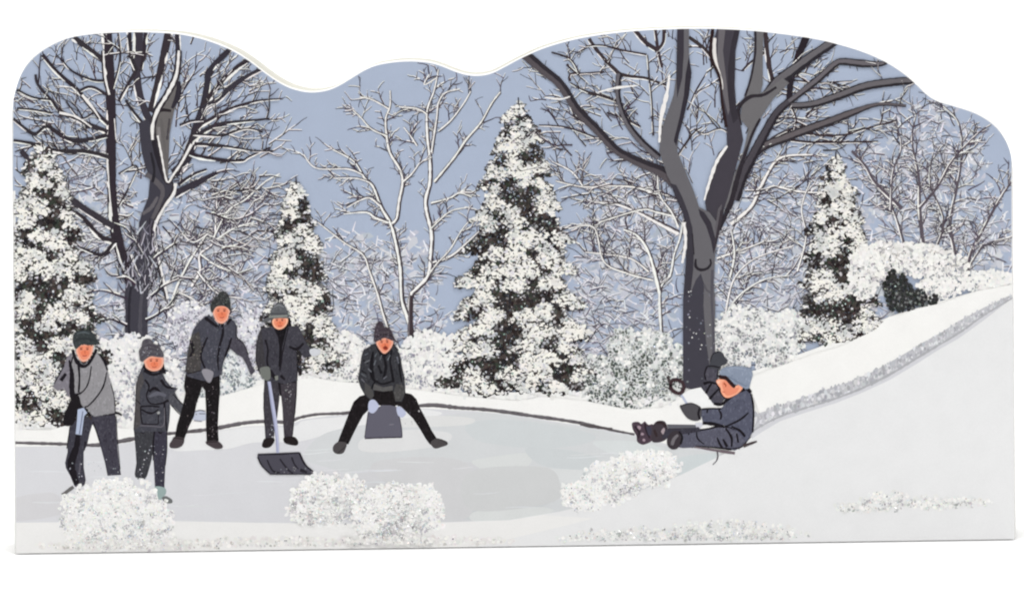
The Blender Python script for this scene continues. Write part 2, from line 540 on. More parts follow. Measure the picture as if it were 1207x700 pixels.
# snowy tree tangle behind the big tree on the right, left and right of its trunk
bare_tree('pale snowy tree tangled behind the big dark tree', [
    ([(782, 420), (778, 345), (790, 325), (795, 300), (802, 280), (805, 262)], (5, 3)),
    ([(778, 345), (766, 300), (752, 278), (735, 270)], (6, 3)),
    ([(800, 275), (775, 262), (752, 250), (725, 240), (700, 238)], (7, 4, 2)),
    ([(800, 256), (775, 250), (755, 247), (705, 262)], (3.5, 2)),
    ([(792, 232), (775, 227), (745, 220), (718, 219), (687, 220), (655, 213)], (3.5, 2)),
    ([(687, 219), (675, 203), (655, 192)], (3, 1.5)),
    ([(800, 268), (792, 250), (778, 230), (775, 205)], (4, 2)),
    ([(765, 320), (745, 305), (720, 300), (690, 297)], (3, 1.5)),
    ([(770, 330), (740, 322), (712, 308), (700, 268), (670, 269)], (3, 1.5)),
    ([(845, 305), (868, 297), (888, 290), (902, 284)], (4, 2)),
    ([(862, 265), (885, 245), (895, 225), (905, 205), (915, 190), (930, 184), (958, 183)], (6, 5, 3)),
    ([(903, 225), (912, 220), (940, 226), (975, 228)], (4, 2)),
    ([(860, 330), (866, 300), (862, 270)], (4, 2)),
    ([(850, 380), (870, 350), (900, 330), (930, 325)], (3.5, 1.5)),
    ([(855, 372), (865, 330), (890, 305), (935, 290)], (3, 1.5)),
    ([(940, 320), (950, 280), (945, 245), (955, 215)], (3, 1.5)),
], 9, (14, 32), (78, 70, 80), (76, 68, 74), snoww=0.6, lvl=1, full=True)
bare_tree('thin snowy saplings with pale forked stems right of the left tree', [
    ([(198, 400), (205, 350), (220, 315), (235, 290), (245, 275)], (5, 3)),
    ([(226, 338), (236, 320), (236, 300), (252, 285), (255, 250), (256, 230)], (4.5, 2)),
    ([(236, 300), (258, 315), (282, 322)], (3, 1.5)),
    ([(252, 285), (275, 270), (300, 262)], (3, 1.2)),
    ([(250, 285), (268, 250), (290, 235), (312, 215), (330, 205)], (3, 1.4)),
    ([(245, 275), (228, 285), (215, 275)], (3, 1.5)),
    ([(232, 320), (255, 345), (285, 352)], (3, 1.5)),
    ([(210, 345), (226, 352), (262, 375)], (2.5, 1.5)),
    ([(198, 360), (212, 366), (238, 368)], (2.5, 1.5)),
], 12, (12, 30), (82, 75, 88), (76, 70, 78), snoww=0.6, lvl=1, full=True)

# left big tree
lt = part('bare_tree', 'large dark bare tree with snow edged limbs beside the left evergreen')
ltw = sub('twigs', lt)
TW = dict(twigs=ltw, tdark=(60, 51, 57), tl=(14, 38))
D1, M1 = (56, 52, 60), (104, 100, 104)
LL = [
    ([(190, 175), (180, 150), (172, 133), (165, 112), (161, 84), (163, 60), (163, 34)], (11, 9, 8, 10, 12), 3),
    ([(161, 84), (154, 65), (152, 34)], (5, 6), 1),
    ([(166, 84), (170, 60), (172, 34)], (4, 5), 1),
    ([(177, 132), (184, 105), (191, 75), (200, 34)], (7, 8, 10), 2),
    ([(182, 135), (197, 112), (207, 90), (210, 66), (209, 34)], (10, 9, 7, 6), 3),
    ([(205, 205), (215, 195), (226, 172), (233, 148), (241, 124), (245, 98), (246, 86), (262, 67), (276, 55)], (12, 12, 10, 7, 6), 6),
    ([(240, 126), (252, 108), (263, 95), (281, 79), (298, 68)], (7, 6, 6), 4),
    ([(240, 128), (258, 117), (276, 100), (298, 87), (312, 80)], (8, 6, 5), 4),
    ([(224, 172), (232, 152), (250, 140), (268, 130), (300, 120), (330, 117)], (7, 4, 2), 5),
    ([(226, 165), (246, 152), (262, 146), (300, 142), (318, 140)], (7, 4, 2), 5),
    ([(212, 148), (226, 143), (240, 142)], (4, 3), 1),
    ([(210, 218), (228, 206), (244, 200)], (5, 3), 1),
    ([(205, 230), (226, 219), (240, 212), (256, 204)], (10, 8, 5), 3),
    ([(222, 180), (240, 186), (282, 190), (294, 185), (318, 174)], (6, 4, 2), 5),
    ([(230, 170), (260, 172), (300, 178), (322, 178)], (5, 3, 2), 4),
    ([(226, 158), (260, 160), (290, 152), (310, 156)], (4, 2), 4),
    ([(164, 372), (156, 340), (147, 312), (140, 288), (134, 260), (132, 225), (131, 187), (131, 140), (130, 100), (128, 62), (125, 34)], (6, 12, 13, 13, 10, 12, 12, 11, 11, 13), 6),
    ([(128, 147), (112, 132), (92, 107), (67, 85), (50, 65)], (6, 5, 5), 6),
    ([(121, 70), (107, 60), (86, 44)], (6, 7), 2),
    ([(126, 112), (108, 103), (95, 107)], (4, 4), 1),
    ([(127, 156), (100, 145), (72, 132), (60, 118), (45, 100), (42, 88)], (6, 5, 3), 6),
    ([(126, 160), (104, 165), (82, 165), (56, 150), (40, 158), (15, 140)], (6, 5, 4), 6),
    ([(130, 186), (100, 179), (67, 178), (40, 170), (16, 166)], (6, 5, 4), 5),
    ([(134, 268), (100, 247), (78, 230), (65, 221), (45, 200), (25, 178)], (9, 8, 6), 5),
    ([(135, 285), (117, 278), (97, 256), (75, 245)], (7, 4), 4),
    ([(136, 285), (120, 300), (95, 292)], (5, 3), 3),
    ([(140, 120), (152, 98), (160, 84)], (4, 4), 1),
    ([(172, 150), (158, 133), (148, 118)], (5, 3), 1),
    ([(140, 205), (160, 195), (163, 205)], (2.5, 1.5), 1),
    ([(139, 245), (150, 225), (162, 200)], (2.5, 1.5), 1),
    ([(128, 95), (110, 95), (85, 84), (72, 70)], (4, 2), 3),
    ([(133, 105), (140, 80), (142, 60), (140, 40)], (3, 2), 3),
    ([(112, 132), (95, 140), (78, 120)], (3, 2), 2),
    ([(20, 128), (40, 130), (62, 134)], (3, 3), 2),
    ([(18, 105), (38, 115), (60, 118)], (3, 3), 2),
]
for _ in range(250):
    x, y = R.uniform(20, 320), R.uniform(50, 330)
    if ((x - 170) / 165) ** 2 + ((y - 190) / 150) ** 2 > 1: continue
    a_ = math.atan2(y - 250, (x - 170) * 1.3) + R.uniform(-0.5, 0.5)
    twig(ltw, x, y, a_, R.uniform(16, 40), R.uniform(1.2, 2.2), 1, (70, 61, 68), WHITE, 0.7, 0.15)
for pts, w, n in LL:
    big = w[0] > 7
    limb(lt, pts, w, D1 if big else DK, None, 0.1, WHITE, -1 if pts[-1][0] < pts[0][0] else 1, 0.32 if big else 0.5, nt=n, **TW)
# main stem
poly(lt, [(147, 402), (148, 370), (147, 345), (150, 325), (158, 305), (163, 285), (164, 262), (168, 250), (175, 232), (177, 210), (171, 195), (167, 178), (165, 160), (164, 145),
          (174, 140), (181, 150), (182, 165), (190, 178), (196, 208), (204, 214), (206, 225), (198, 240), (190, 252), (184, 275), (180, 300), (176, 330), (174, 360), (174, 402)], (62, 60, 69))
poly(lt, [(182, 140), (188, 128), (198, 118), (206, 104), (211, 96), (211, 116), (205, 132), (200, 158), (199, 185), (198, 214), (190, 190), (185, 165)], (104, 100, 99))
limb(lt, [(181, 150), (182, 136), (190, 130), (202, 131)], (5, 5, 3), (40, 34, 38))
limb(lt, [(181, 145), (181, 165), (187, 190), (195, 212)], (4, 5, 5), (40, 36, 42))
limb(lt, [(203, 128), (210, 112), (211, 96)], (3, 7, 4), (46, 42, 50))
stroke(lt, [(190, 140), (193, 165), (196, 190)], (3, 4, 2), (98, 94, 94), wob=0.4)
stroke(lt, [(200, 140), (197, 165)], (3, 2), (70, 66, 70), wob=0.4)
for pts, w, c_ in [([(172, 205), (185, 215), (192, 228), (180, 258)], (7, 4), (92, 88, 92)), ([(168, 252), (178, 245), (186, 232)], (5, 3), (100, 96, 100)),
                 ([(162, 300), (168, 275), (172, 262)], (4, 4), (78, 76, 84)), ([(165, 398), (166, 360), (170, 330)], (5, 3), (78, 76, 84)), ([(152, 398), (153, 350), (160, 320)], (3, 3), (42, 40, 48)),
                 ([(178, 180), (182, 200), (180, 215)], (3, 3), (38, 36, 42)), ([(187, 150), (188, 170)], (4, 3), (128, 124, 124))]:
    stroke(lt, pts, w, c_, wob=0.25)
for pts, w in [([(186, 160), (190, 180), (197, 214), (205, 205), (214, 192), (226, 170)], (4, 3.5, 5)), ([(207, 216), (205, 228), (192, 247), (182, 270), (185, 295), (190, 317), (198, 352)], (6, 5, 5, 4, 5)),
               ([(180, 165), (180, 148), (186, 130), (198, 110), (208, 88), (211, 60)], (6, 6, 7, 5)), ([(132, 255), (129, 225), (127, 190)], (3, 2)), ([(122, 60), (124, 90), (129, 112)], (3, 4)),
               ([(155, 300), (162, 320), (166, 325)], (5, 2)), ([(97, 112), (110, 128), (118, 140)], (6, 3)), ([(70, 133), (90, 138), (108, 150)], (5, 3)), ([(135, 140), (137, 165)], (2, 2))]:
    stroke(lt, offset(smooth(pts, 3), (1.6, 1.6)), [v * 0.8 for v in w], DK, presm=True)
    stroke(lt, pts, [v * 0.58 for v in w], (232, 229, 226), wob=0.25)
# ---------------------------------------------------------------- evergreens and bushes

def evergreen(label, apex, base, hw, seed, thr=0.0, tiers=9, dark=(48, 46, 48), sp=3.0, pw=0.6):
    t = part('snowy_evergreen', label)
    sn = sub('snow', t); gl = sub('glitter', t, mat=GLIT)
    ax, ay = apex; bx, by = base
    H = by - ay
    def half(y, side):
        u = (y - ay) / H
        saw = (u * tiers + side * 0.37 + seed) % 1.0
        return hw * (max(u, 0.0) ** pw) * (0.76 + 0.36 * saw) + 2.0 + fbm(y * 1.3 + side * 50, seed * 31, 16) * (3 + 9 * u)
    items = []
    n = int(H * hw * 1.15 / (sp * sp))
    y = ay
    while y < by:
        cx = ax + (bx - ax) * (y - ay) / H
        L, Rr = half(y, 0), half(y, 1)
        x = cx - L
        while x < cx + Rr:
            items.append((x + R.uniform(-1.5, 1.5), y + R.uniform(-1.5, 1.5), (y - ay) / H, (x - cx) / max(1.0, (L if x < cx else Rr))))
            x += sp * R.uniform(0.75, 1.25)
        y += sp * 0.9
    # jagged foot: branches sag unevenly
    items = [it for it in items if it[1] < by - 8 + 8 * noise.noise(Vector((it[0] / 14, seed, 0))) ]
    R.shuffle(items)
    # dark needles first, then snow lying on them in clumps
    for x, y, u, e in items:
        c_ = R.choice(((46, 42, 43), (38, 36, 38), (66, 60, 56), (54, 60, 52), (74, 64, 62), (40, 32, 32)))
        blob(t, x, y, R.uniform(1.9, 3.1), jit(c_, 7), 6, 0.5)
    snows = []
    lobes = []
    ly = ay
    while ly < by:
        u = (ly - ay) / H
        cx = ax + (bx - ax) * u
        wd = max(half(ly, 0), half(ly, 1)) + 4
        step = 11 + 10 * min(1, u * 2.5)
        lx = cx - wd + R.uniform(0, step)
        while lx < cx + wd:
            if R.random() < 0.60 - 0.2 * u + thr:
                lobes.append((lx + R.uniform(-5, 5), ly + R.uniform(-5, 5), R.uniform(0.6, 1.1) * step, R.uniform(0.5, 1.0) * step * 0.8, (lx - cx) / wd))
            lx += step
        ly += step * 0.85
    def lobe(x, y):
        best = -1.0
        for a_, b_, rx, ry, k in lobes:
            dx = x - a_
            if abs(dx) > 22: continue
            dy = y - b_ - abs(dx) * 0.25
            d = 1 - math.hypot(dx / rx, dy / ry)
            if d > best: best = d
        return best
    for x, y, u, e in items:
        sd_ = 1 if e > 0 else -1
        xx, yy = x + seed * 77, y - abs(e) * 14 * (0.4 + u)
        v = lobe(x, y) - 0.10 + 0.42 * fbm(xx, yy * 1.3, 9) + 0.16 * fbm(xx + 40, yy, 4)
        if v > 0.0: snows.append((x, y, v))
        elif v > -0.25 and R.random() < 0.25: blob(sn, x, y, R.uniform(1.2, 2.6), jit(R.choice(((118, 116, 116), (150, 150, 154), (96, 98, 94), (176, 176, 180))), 14), 6, 0.5)
    snows.sort(key=lambda q: -q[1] * 0 + R.random())
    for x, y, v in snows:
        k = R.random()
        c_ = (239, 236, 228) if k < 0.78 else (230, 228, 225) if k < 0.96 else (212, 211, 215)
        if v < 0.08 and R.random() < 0.3: c_ = (196, 196, 202)
        m_ = fbm(x + 300, y, 14)
        if m_ < -0.15: c_ = mixc(c_, (196, 198, 198), min(0.8, -m_ * 1.3))
        blob(sn, x, y - 0.6, R.uniform(1.1, 2.5) * (0.85 + min(0.45, v * 0.6)), jit(c_, 6), R.choice((4, 5, 6)), 0.6, R.uniform(0.9, 1.7), R.uniform(0.7, 1.0), R.uniform(-0.8, 0.8))
    # needles poking through, snow specks in the dark
    for x, y, u, e in items:
        k = R.random()
        if k < 0.05:
            blob(sn, x, y, R.uniform(0.7, 1.7), jit(R.choice(((70, 67, 68), (104, 106, 100), (132, 132, 130))), 14), 5, 0.6, 1.3, 0.8, R.uniform(-1, 1))
        elif k < 0.16:
            blob(sn, x, y, R.uniform(0.6, 1.5), jit(R.choice(((214, 214, 218), (170, 170, 174), (130, 128, 128))), 14), 5, 0.4)
        elif k < 0.175:
            blob(sn, x, y, R.uniform(0.8, 1.6), jit((150, 168, 160), 12), 5, 0.4)
        elif k < 0.21:
            flake(gl, x, y, R.uniform(0.6, 1.15), R.choice(FLK))
    # loose sprays along the edge of the boughs
    for _ in range(int(H * 1.6)):
        y = ay + H * R.random(); u = (y - ay) / H; sd = R.choice((-1, 1))
        x = ax + (bx - ax) * u + sd * (half(y, 0 if sd < 0 else 1) + R.uniform(-3, 2.5))
        if y > by - 10: continue
        blob(sn, x, y, R.uniform(0.7, 1.8), jit(R.choice(((238, 236, 230), (216, 216, 218), (72, 68, 68), (120, 120, 118))), 8), 5, 0.6, 1.5, 0.8, R.uniform(-0.6, 0.6))
    # leader
    stroke(t, [(ax, ay - 7), (ax + 0.5, ay + 8)], (1.2, 3), (58, 54, 58))
    blob(sn, ax - 1, ay + 4, 2.6, WHITE, 7, 0.3)
    return t

def bush(label, outline, shade=0.25, dark=(128, 126, 138), sp=3.2, gdens=0.08, base=(232, 231, 228), deep=None, name='snowy_bush', rel=0.7, gr=(0.6, 1.2), speck=0.0, edge=0.25):
    """heap of snow-laden twigs; outline = list of ellipses"""
    t = part(name, label)
    gl = sub('glitter', t, mat=GLIT)
    x0 = min(e[0] - e[2] for e in outline); x1 = max(e[0] + e[2] for e in outline)
    y0 = min(e[1] - e[3] for e in outline); y1 = max(e[1] + e[3] for e in outline)
    items = []
    y = y0
    while y < y1:
        x = x0
        while x < x1:
            px, py = x + R.uniform(-1.5, 1.5), y + R.uniform(-1.5, 1.5)
            q = min(math.hypot((px - e[0]) / e[2], (py - e[1]) / e[3]) for e in outline)
            if q < 1 + edge * noise.noise(Vector((px / 5, py / 5, 1.3))):
                low = max((py - e[1]) / e[3] for e in outline if math.hypot((px - e[0]) / e[2], (py - e[1]) / e[3]) < 1.25) if q < 1.25 else 0
                items.append((px, py, q, low))
            x += sp
        y += sp
    R.shuffle(items)
    for x, y, q, low in items:
        blob(t, x, y, R.uniform(2.0, 3.2), jit(base, 7), 7, 0.4)
    for x, y, q, low in items:
        v = fbm(x, y, 9) + shade - 0.25 + 0.25 * low
        if v > 0.12:
            c_ = mixc(base, dark, min(1, 0.35 + v))
            if deep and v > 0.42: c_ = deep
            blob(t, x, y, R.uniform(0.9, 2.0), jit(c_, 14), 6, 0.55)
        elif R.random() < 0.35:
            blob(t, x, y, R.uniform(1.0, 2.4), jit((242, 240, 236), 5), 6, 0.45)
        if speck and R.random() < speck:
            blob(t, x + R.uniform(-2, 2), y + R.uniform(-2, 2), R.uniform(0.5, 1.1), jit(R.choice(((130, 128, 134), (160, 160, 164), (196, 186, 180))), 16), 5, 0.5)
        k = R.random()
        while k < gdens:
            flake(gl, x + R.uniform(-1.6, 1.6), y + R.uniform(-1.6, 1.6), R.uniform(*gr), R.choice(FLK), rel)
            k += R.uniform(0.2, 1.0) if gdens < 1 else R.uniform(0.3, 0.9)
    return t

# snow bank the trees stand in
bank = part('snow_bank', 'bright white snow bank behind the pond')
SNOW_A = (240, 239, 236)
poly(bank, [(10, 470), (75, 468), (210, 455), (300, 448), (350, 440), (400, 440), (460, 455), (540, 462), (690, 462), (760, 478), (808, 455), (845, 445), (890, 436), (922, 424), (962, 410),
            (1005, 392), (1050, 372), (1100, 357), (1150, 343), (1200, 326), (1200, 640), (10, 660)], SNOW_A)

bush('pale snow loaded bush under the left tree between the two shovellers', [(150, 440, 48, 46), (180, 455, 38, 45), (128, 470, 30, 40)], 0.12, (150, 150, 160), base=(228, 227, 226))
bush('low grey green snowy bush behind the boy in dark trousers', [(262, 446, 42, 26), (285, 430, 22, 24), (243, 420, 20, 20)], 0.36, (120, 128, 132), base=(222, 224, 224))
bush('snowy bush behind the standing boy with upright shovel', [(300, 400, 22, 40), (225, 385, 30, 28)], 0.3, (134, 132, 144), base=(216, 215, 222))
bush('rounded snow covered bush left of the crouching boy', [(405, 422, 30, 30), (385, 432, 22, 18)], 0.16, (136, 136, 142))
bush('rounded snow covered bush right of the crouching boy', [(505, 425, 38, 36), (480, 440, 24, 20), (528, 440, 22, 24)], 0.2, (142, 140, 150))
bush('mixed snowy shrubs at the foot of the big tree', [(735, 452, 52, 30), (768, 428, 30, 40), (706, 440, 24, 22), (792, 440, 18, 34), (738, 412, 20, 26)], 0.46, (98, 102, 100), base=(216, 218, 216), deep=(86, 92, 88))
bush('frosted shrub right of the big tree trunk', [(882, 395, 42, 34), (912, 412, 30, 22), (862, 405, 24, 38), (930, 392, 22, 28)], 0.3, (122, 124, 128), base=(226, 226, 224))
evergreen('tall snowy evergreen cut off by the left edge', (50, 172), (62, 508), 76, 0.3, -0.03, 7)
evergreen('small narrow snowy evergreen behind the upright shovel', (349, 216), (352, 446), 47, 2.1, 0.03, 7)
evergreen('big central snowy evergreen with heavy white clumps', (611, 122), (612, 470), 84, 4.4, 0.0, 9)
evergreen('snowy evergreen on the right hillside', (985, 186), (992, 410), 50, 1.2, 0.08, 7)
bush('long white snow hedge along the hill crest', [(1080, 306, 44, 20), (1115, 322, 26, 28), (1042, 308, 22, 22), (1018, 322, 18, 34), (1100, 340, 20, 14)], 0.14, (150, 150, 156), base=(236, 234, 230))
bush('small snow mound of brush at the right edge of the hill', [(1168, 330, 28, 12), (1150, 335, 14, 9)], 0.12, (160, 160, 164), base=(236, 235, 232))
dkb = bush('small dark upright shrubs in the gap of the snow hedge on the hill', [(1051, 342, 9, 25), (1062, 344, 9, 22), (1072, 350, 8, 15), (1083, 352, 9, 10), (1100, 354, 5, 8)], 1.2, (48, 50, 50), base=(58, 58, 58), deep=(38, 40, 40), gdens=0.03)
for _ in range(60):
    x = R.uniform(1044, 1092); blob(dkb, x, R.uniform(328 + (x - 1044) * 0.4, 364), R.uniform(0.8, 1.6), jit((120, 124, 122), 16), 5, 0.5)

# hill snow overlaps the feet of the hill plants
poly(bank, [(880, 446), (905, 436), (930, 427), (962, 416), (990, 408), (1026, 391), (1032, 388), (1045, 374), (1062, 370), (1082, 363), (1110, 357), (1150, 343), (1200, 335), (1200, 430), (900, 500)], SNOW_A)
poly(bank, [(10, 506), (60, 506), (82, 500), (120, 500), (150, 505), (215, 470), (262, 466), (310, 452), (330, 444), (365, 443), (395, 449), (440, 452), (500, 460), (540, 466), (560, 468), (610, 472), (640, 467), (690, 472), (740, 482), (780, 480),
            (806, 466), (826, 458), (845, 476), (880, 480), (890, 490), (860, 520), (10, 560)], SNOW_A)
for _ in range(150):
    x = R.choice((R.uniform(540, 690), R.uniform(690, 800), R.uniform(300, 390), R.uniform(20, 80)))
    y = {True: 466, False: 474}[x < 690] + R.uniform(-6, 3)
    if x < 100: y += 36
    elif x < 400: y -= 24
    blob(bank, x, y, R.uniform(1.2, 2.6), jit((230, 229, 228), 8), 6, 0.45)

# ---------------------------------------------------------------- big right tree
rt = part('bare_tree', 'tallest dark bare tree with a forked grey trunk beside the sledder')
rtw = sub('twigs', rt)
TW = dict(twigs=rtw, tdark=(58, 48, 54), tl=(14, 36))
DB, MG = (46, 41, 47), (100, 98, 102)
for _ in range(190):
    x, y = R.uniform(640, 1000), R.uniform(40, 240)
    if ((x - 810) / 185) ** 2 + ((y - 140) / 115) ** 2 > 1: continue
    a_ = math.atan2(y - 240, (x - 825) * 1.2) + R.uniform(-0.55, 0.55)
    twig(rtw, x, y, a_, R.uniform(14, 36), R.uniform(1.1, 2.0), 1, (66, 56, 63), WHITE, 0.6, 0.15)
RL = [
    ([(730, 88), (716, 74), (700, 55), (694, 46)], (6, 4, 5), 3, 0),
    ([(730, 88), (745, 91), (762, 93), (785, 101)], (5, 4, 3), 2, 0),
    ([(728, 120), (710, 114), (690, 108), (672, 98)], (4, 4, 2), 3, 0),
    ([(672, 96), (672, 88), (690, 87), (712, 85)], (3, 2), 2, 0),
    ([(668, 76), (682, 88), (672, 70), (650, 62)], (3, 2), 2, 0),
    ([(775, 60), (760, 50), (748, 36)], (6, 6), 2, 0),
    ([(780, 80), (776, 62), (772, 34)], (4, 4), 2, 0),
    ([(783, 34), (782, 50), (775, 60)], (5, 4), 0, 0),
    ([(762, 65), (735, 60), (710, 54), (690, 55)], (3, 2), 3, 0),
    ([(755, 150), (735, 140), (715, 133)], (3, 2), 2, 0),
    ([(770, 160), (768, 120), (765, 90), (763, 65)], (2.5, 2), 3, 0),
    ([(720, 170), (690, 158), (665, 150), (635, 148)], (3, 2), 3, 0),
    ([(700, 150), (680, 140), (672, 126)], (3, 1.5), 1, 0),
    ([(840, 70), (828, 56), (812, 44)], (5, 4), 2, 0),
    ([(810, 130), (822, 110), (836, 102)], (2.5, 1.5), 1, 0),
    ([(812, 128), (820, 108), (833, 86)], (2.5, 1.5), 1, 0),
    ([(795, 190), (815, 160), (828, 150)], (3, 2), 2, 0),
    ([(868, 165), (850, 152), (830, 158), (818, 152)], (2.5, 1.5), 2, 0),
    ([(905, 60), (885, 74), (875, 84)], (4, 3), 2, 0),
    ([(910, 95), (905, 70), (902, 36)], (6, 5), 3, 0),
    ([(900, 172), (915, 160), (940, 150), (970, 147)], (3, 2), 2, 0),
    ([(928, 165), (955, 168), (990, 168), (1035, 167)], (3.5, 2), 4, 0),
    ([(948, 158), (990, 160), (1020, 152), (1056, 143)], (3, 2), 4, 0),
    ([(941, 112), (960, 105), (985, 106)], (2.5, 1.5), 2, 0),
    ([(936, 95), (960, 98), (985, 97), (1005, 96)], (2.5, 1.5), 2, 0),
    ([(955, 100), (940, 88), (945, 86), (962, 90)], (2, 1.5), 1, 0),
    ([(930, 122), (938, 140), (935, 158)], (3, 2), 2, 0),
    ([(905, 150), (918, 145), (925, 140)], (3, 2), 2, 0),
]
for pts, w, n, _ in RL:
    limb(rt, pts, w, (58, 48, 52), None, 0, WHITE, 1 if pts[-1][0] > pts[0][0] else -1, 0.35, nt=n, **TW)
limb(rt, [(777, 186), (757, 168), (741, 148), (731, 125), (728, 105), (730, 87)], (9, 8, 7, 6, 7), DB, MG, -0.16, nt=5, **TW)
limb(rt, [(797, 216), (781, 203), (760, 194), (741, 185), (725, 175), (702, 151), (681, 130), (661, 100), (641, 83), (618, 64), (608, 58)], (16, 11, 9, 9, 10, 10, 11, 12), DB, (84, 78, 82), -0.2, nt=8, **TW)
limb(rt, [(930, 120), (932, 97), (938, 74), (952, 40)], (7, 7, 8, 9), (40, 34, 40), None, 0, nt=4, **TW)
limb(rt, [(905, 112), (918, 96), (938, 81), (961, 64), (988, 46)], (14, 13, 12, 11), DB, MG, -0.12, nt=4, **TW)
limb(rt, [(928, 122), (941, 112), (964, 94), (984, 76), (994, 73), (1014, 75), (1035, 76), (1050, 72)], (7, 8, 8, 9, 4), DB, (104, 100, 104), -0.15, nt=4, **TW)
limb(rt, [(930, 125), (958, 123), (989, 113), (1020, 102), (1053, 97), (1082, 95)], (7, 9, 10, 10, 9), DB, (108, 104, 106), -0.12, nt=3, **TW)
limb(rt, [(858, 246), (870, 215), (884, 188), (900, 173), (925, 163), (951, 153), (976, 144), (1007, 132), (1027, 125), (1042, 123), (1068, 125)], (8, 9, 10, 10, 10, 9, 5, 3), DB, (102, 96, 98), -0.14, nt=5, **TW)
limb(rt, [(866, 236), (874, 210), (886, 186), (900, 160), (915, 134), (930, 120)], (12, 13, 12, 11, 10, 9), DB, (74, 70, 76), -0.1, nt=3, **TW)
# limbs drawn as shapes
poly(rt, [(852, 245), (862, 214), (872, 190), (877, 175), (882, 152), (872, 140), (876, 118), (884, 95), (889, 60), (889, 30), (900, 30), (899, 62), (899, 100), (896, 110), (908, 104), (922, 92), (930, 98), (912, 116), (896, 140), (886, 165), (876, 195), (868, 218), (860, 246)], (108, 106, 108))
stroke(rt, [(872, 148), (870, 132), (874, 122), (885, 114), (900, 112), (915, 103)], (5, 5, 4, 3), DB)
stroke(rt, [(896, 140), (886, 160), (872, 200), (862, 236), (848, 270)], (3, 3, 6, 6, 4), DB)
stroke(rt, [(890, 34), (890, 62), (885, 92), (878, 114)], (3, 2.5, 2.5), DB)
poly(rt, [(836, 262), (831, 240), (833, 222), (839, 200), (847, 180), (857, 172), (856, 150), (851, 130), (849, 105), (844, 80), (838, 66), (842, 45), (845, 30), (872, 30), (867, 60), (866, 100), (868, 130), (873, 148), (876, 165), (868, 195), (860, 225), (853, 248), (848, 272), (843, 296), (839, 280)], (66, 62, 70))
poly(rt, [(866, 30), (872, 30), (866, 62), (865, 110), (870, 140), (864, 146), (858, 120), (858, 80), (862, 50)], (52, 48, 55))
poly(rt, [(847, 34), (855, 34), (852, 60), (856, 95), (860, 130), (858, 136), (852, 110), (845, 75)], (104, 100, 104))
stroke(rt, [(842, 45), (842, 70), (850, 95), (851, 106)], (4, 6, 4, 2), (225, 220, 216))
stroke(rt, [(840, 34), (838, 66), (848, 92), (851, 120), (856, 150)], (4, 4, 3, 4), (44, 30, 32))
poly(rt, [(777, 178), (779, 155), (787, 132), (794, 112), (797, 90), (799, 60), (798, 30), (812, 30), (812, 66), (815, 86), (812, 112), (806, 138), (800, 160), (798, 178), (808, 202), (818, 226), (824, 244), (836, 250), (845, 262), (845, 275), (843, 300),
          (841, 330), (843, 360), (842, 400), (843, 452), (828, 462), (805, 456), (805, 420), (806, 350), (809, 310), (810, 275), (805, 250), (794, 222), (786, 206)], (102, 100, 104))
poly(rt, [(798, 30), (806, 30), (806, 62), (804, 92), (798, 116), (797, 90)], (58, 54, 62))
poly(rt, [(812, 66), (815, 86), (812, 112), (806, 138), (800, 160), (797, 172), (794, 166), (801, 138), (806, 112), (808, 88)], (48, 44, 52))
poly(rt, [(790, 216), (797, 218), (804, 232), (811, 250), (816, 268), (818, 292), (817, 318), (813, 352), (805, 352), (808, 312), (810, 278), (805, 252), (796, 232)], (58, 55, 63))
poly(rt, [(823, 246), (830, 250), (838, 262), (844, 284), (841, 300), (838, 284), (832, 266), (825, 254)], (54, 50, 58))
poly(rt, [(846, 246), (851, 240), (848, 268), (844, 284), (843, 268)], (92, 88, 93))
stroke(rt, [(851, 248), (847, 270), (841, 296)], (4, 3.5, 2), (56, 50, 56))
poly(rt, [(805, 350), (814, 345), (820, 330), (826, 322), (830, 335), (829, 360), (832, 400), (836, 430), (838, 452), (828, 462), (805, 456), (805, 420)], (64, 62, 71))
stroke(rt, [(840, 318), (839, 350), (841, 400), (841, 440)], (4, 3, 4), (84, 82, 90))
stroke(rt, [(820, 305), (820, 314), (826, 318), (834, 316), (838, 310), (837, 305)], (2, 4, 3.5, 3, 2), (40, 36, 42))
stroke(rt, [(830, 335), (833, 342), (839, 345)], (2.5, 2), (86, 84, 90))
stroke(rt, [(816, 275), (818, 300)], (1.5, 1.5), (44, 40, 46))
for pts, w in [([(789, 88), (786, 110), (779, 140), (777, 168)], (2, 5, 4, 2)), ([(672, 114), (660, 117), (642, 115)], (1, 3, 1)), ([(705, 109), (725, 104), (752, 101)], (1.5, 3, 1)), ([(857, 172), (845, 190), (836, 215), (830, 236)], (2, 4, 3.5, 2)),
               ([(806, 262), (808, 285), (804, 310)], (4, 3))]:
    stroke(rt, pts, w, (236, 233, 230), wob=0.3)
for _ in range(110):
    x, y = R.uniform(143, 186), R.uniform(272, 352)
    x += (315 - y) * 0.12
    a_ = R.uniform(-2.2, -0.9)
    l_ = R.uniform(8, 20)
    stroke(lt, [(x, y), (x + math.cos(a_) * l_ * 0.5 + R.uniform(-2, 2), y + math.sin(a_) * l_ * 0.5), (x + math.cos(a_) * l_, y + math.sin(a_) * l_)], (R.uniform(0.9, 2.2), 0.7), jit(R.choice(((150, 148, 160), (96, 92, 102), (196, 196, 204), (52, 48, 56), (122, 120, 132))), 10))
for x, y, a_, l_ in ((150, 352, -2.6, 34), (178, 350, -0.6, 40), (172, 378, -0.5, 34), (150, 384, -2.7, 30), (168, 300, -2.2, 36), (182, 306, -1.0, 30), (160, 336, -2.3, 30)):
    twig(ltw, x, y, a_, l_, 3, 1, (56, 50, 58), WHITE, 1.0)
rgl = sub('glitter', rt, mat=GLIT)
for _ in range(12):
    flake(rgl, R.uniform(807, 841), R.uniform(340, 455), R.uniform(0.5, 1.1), R.choice(FLK))
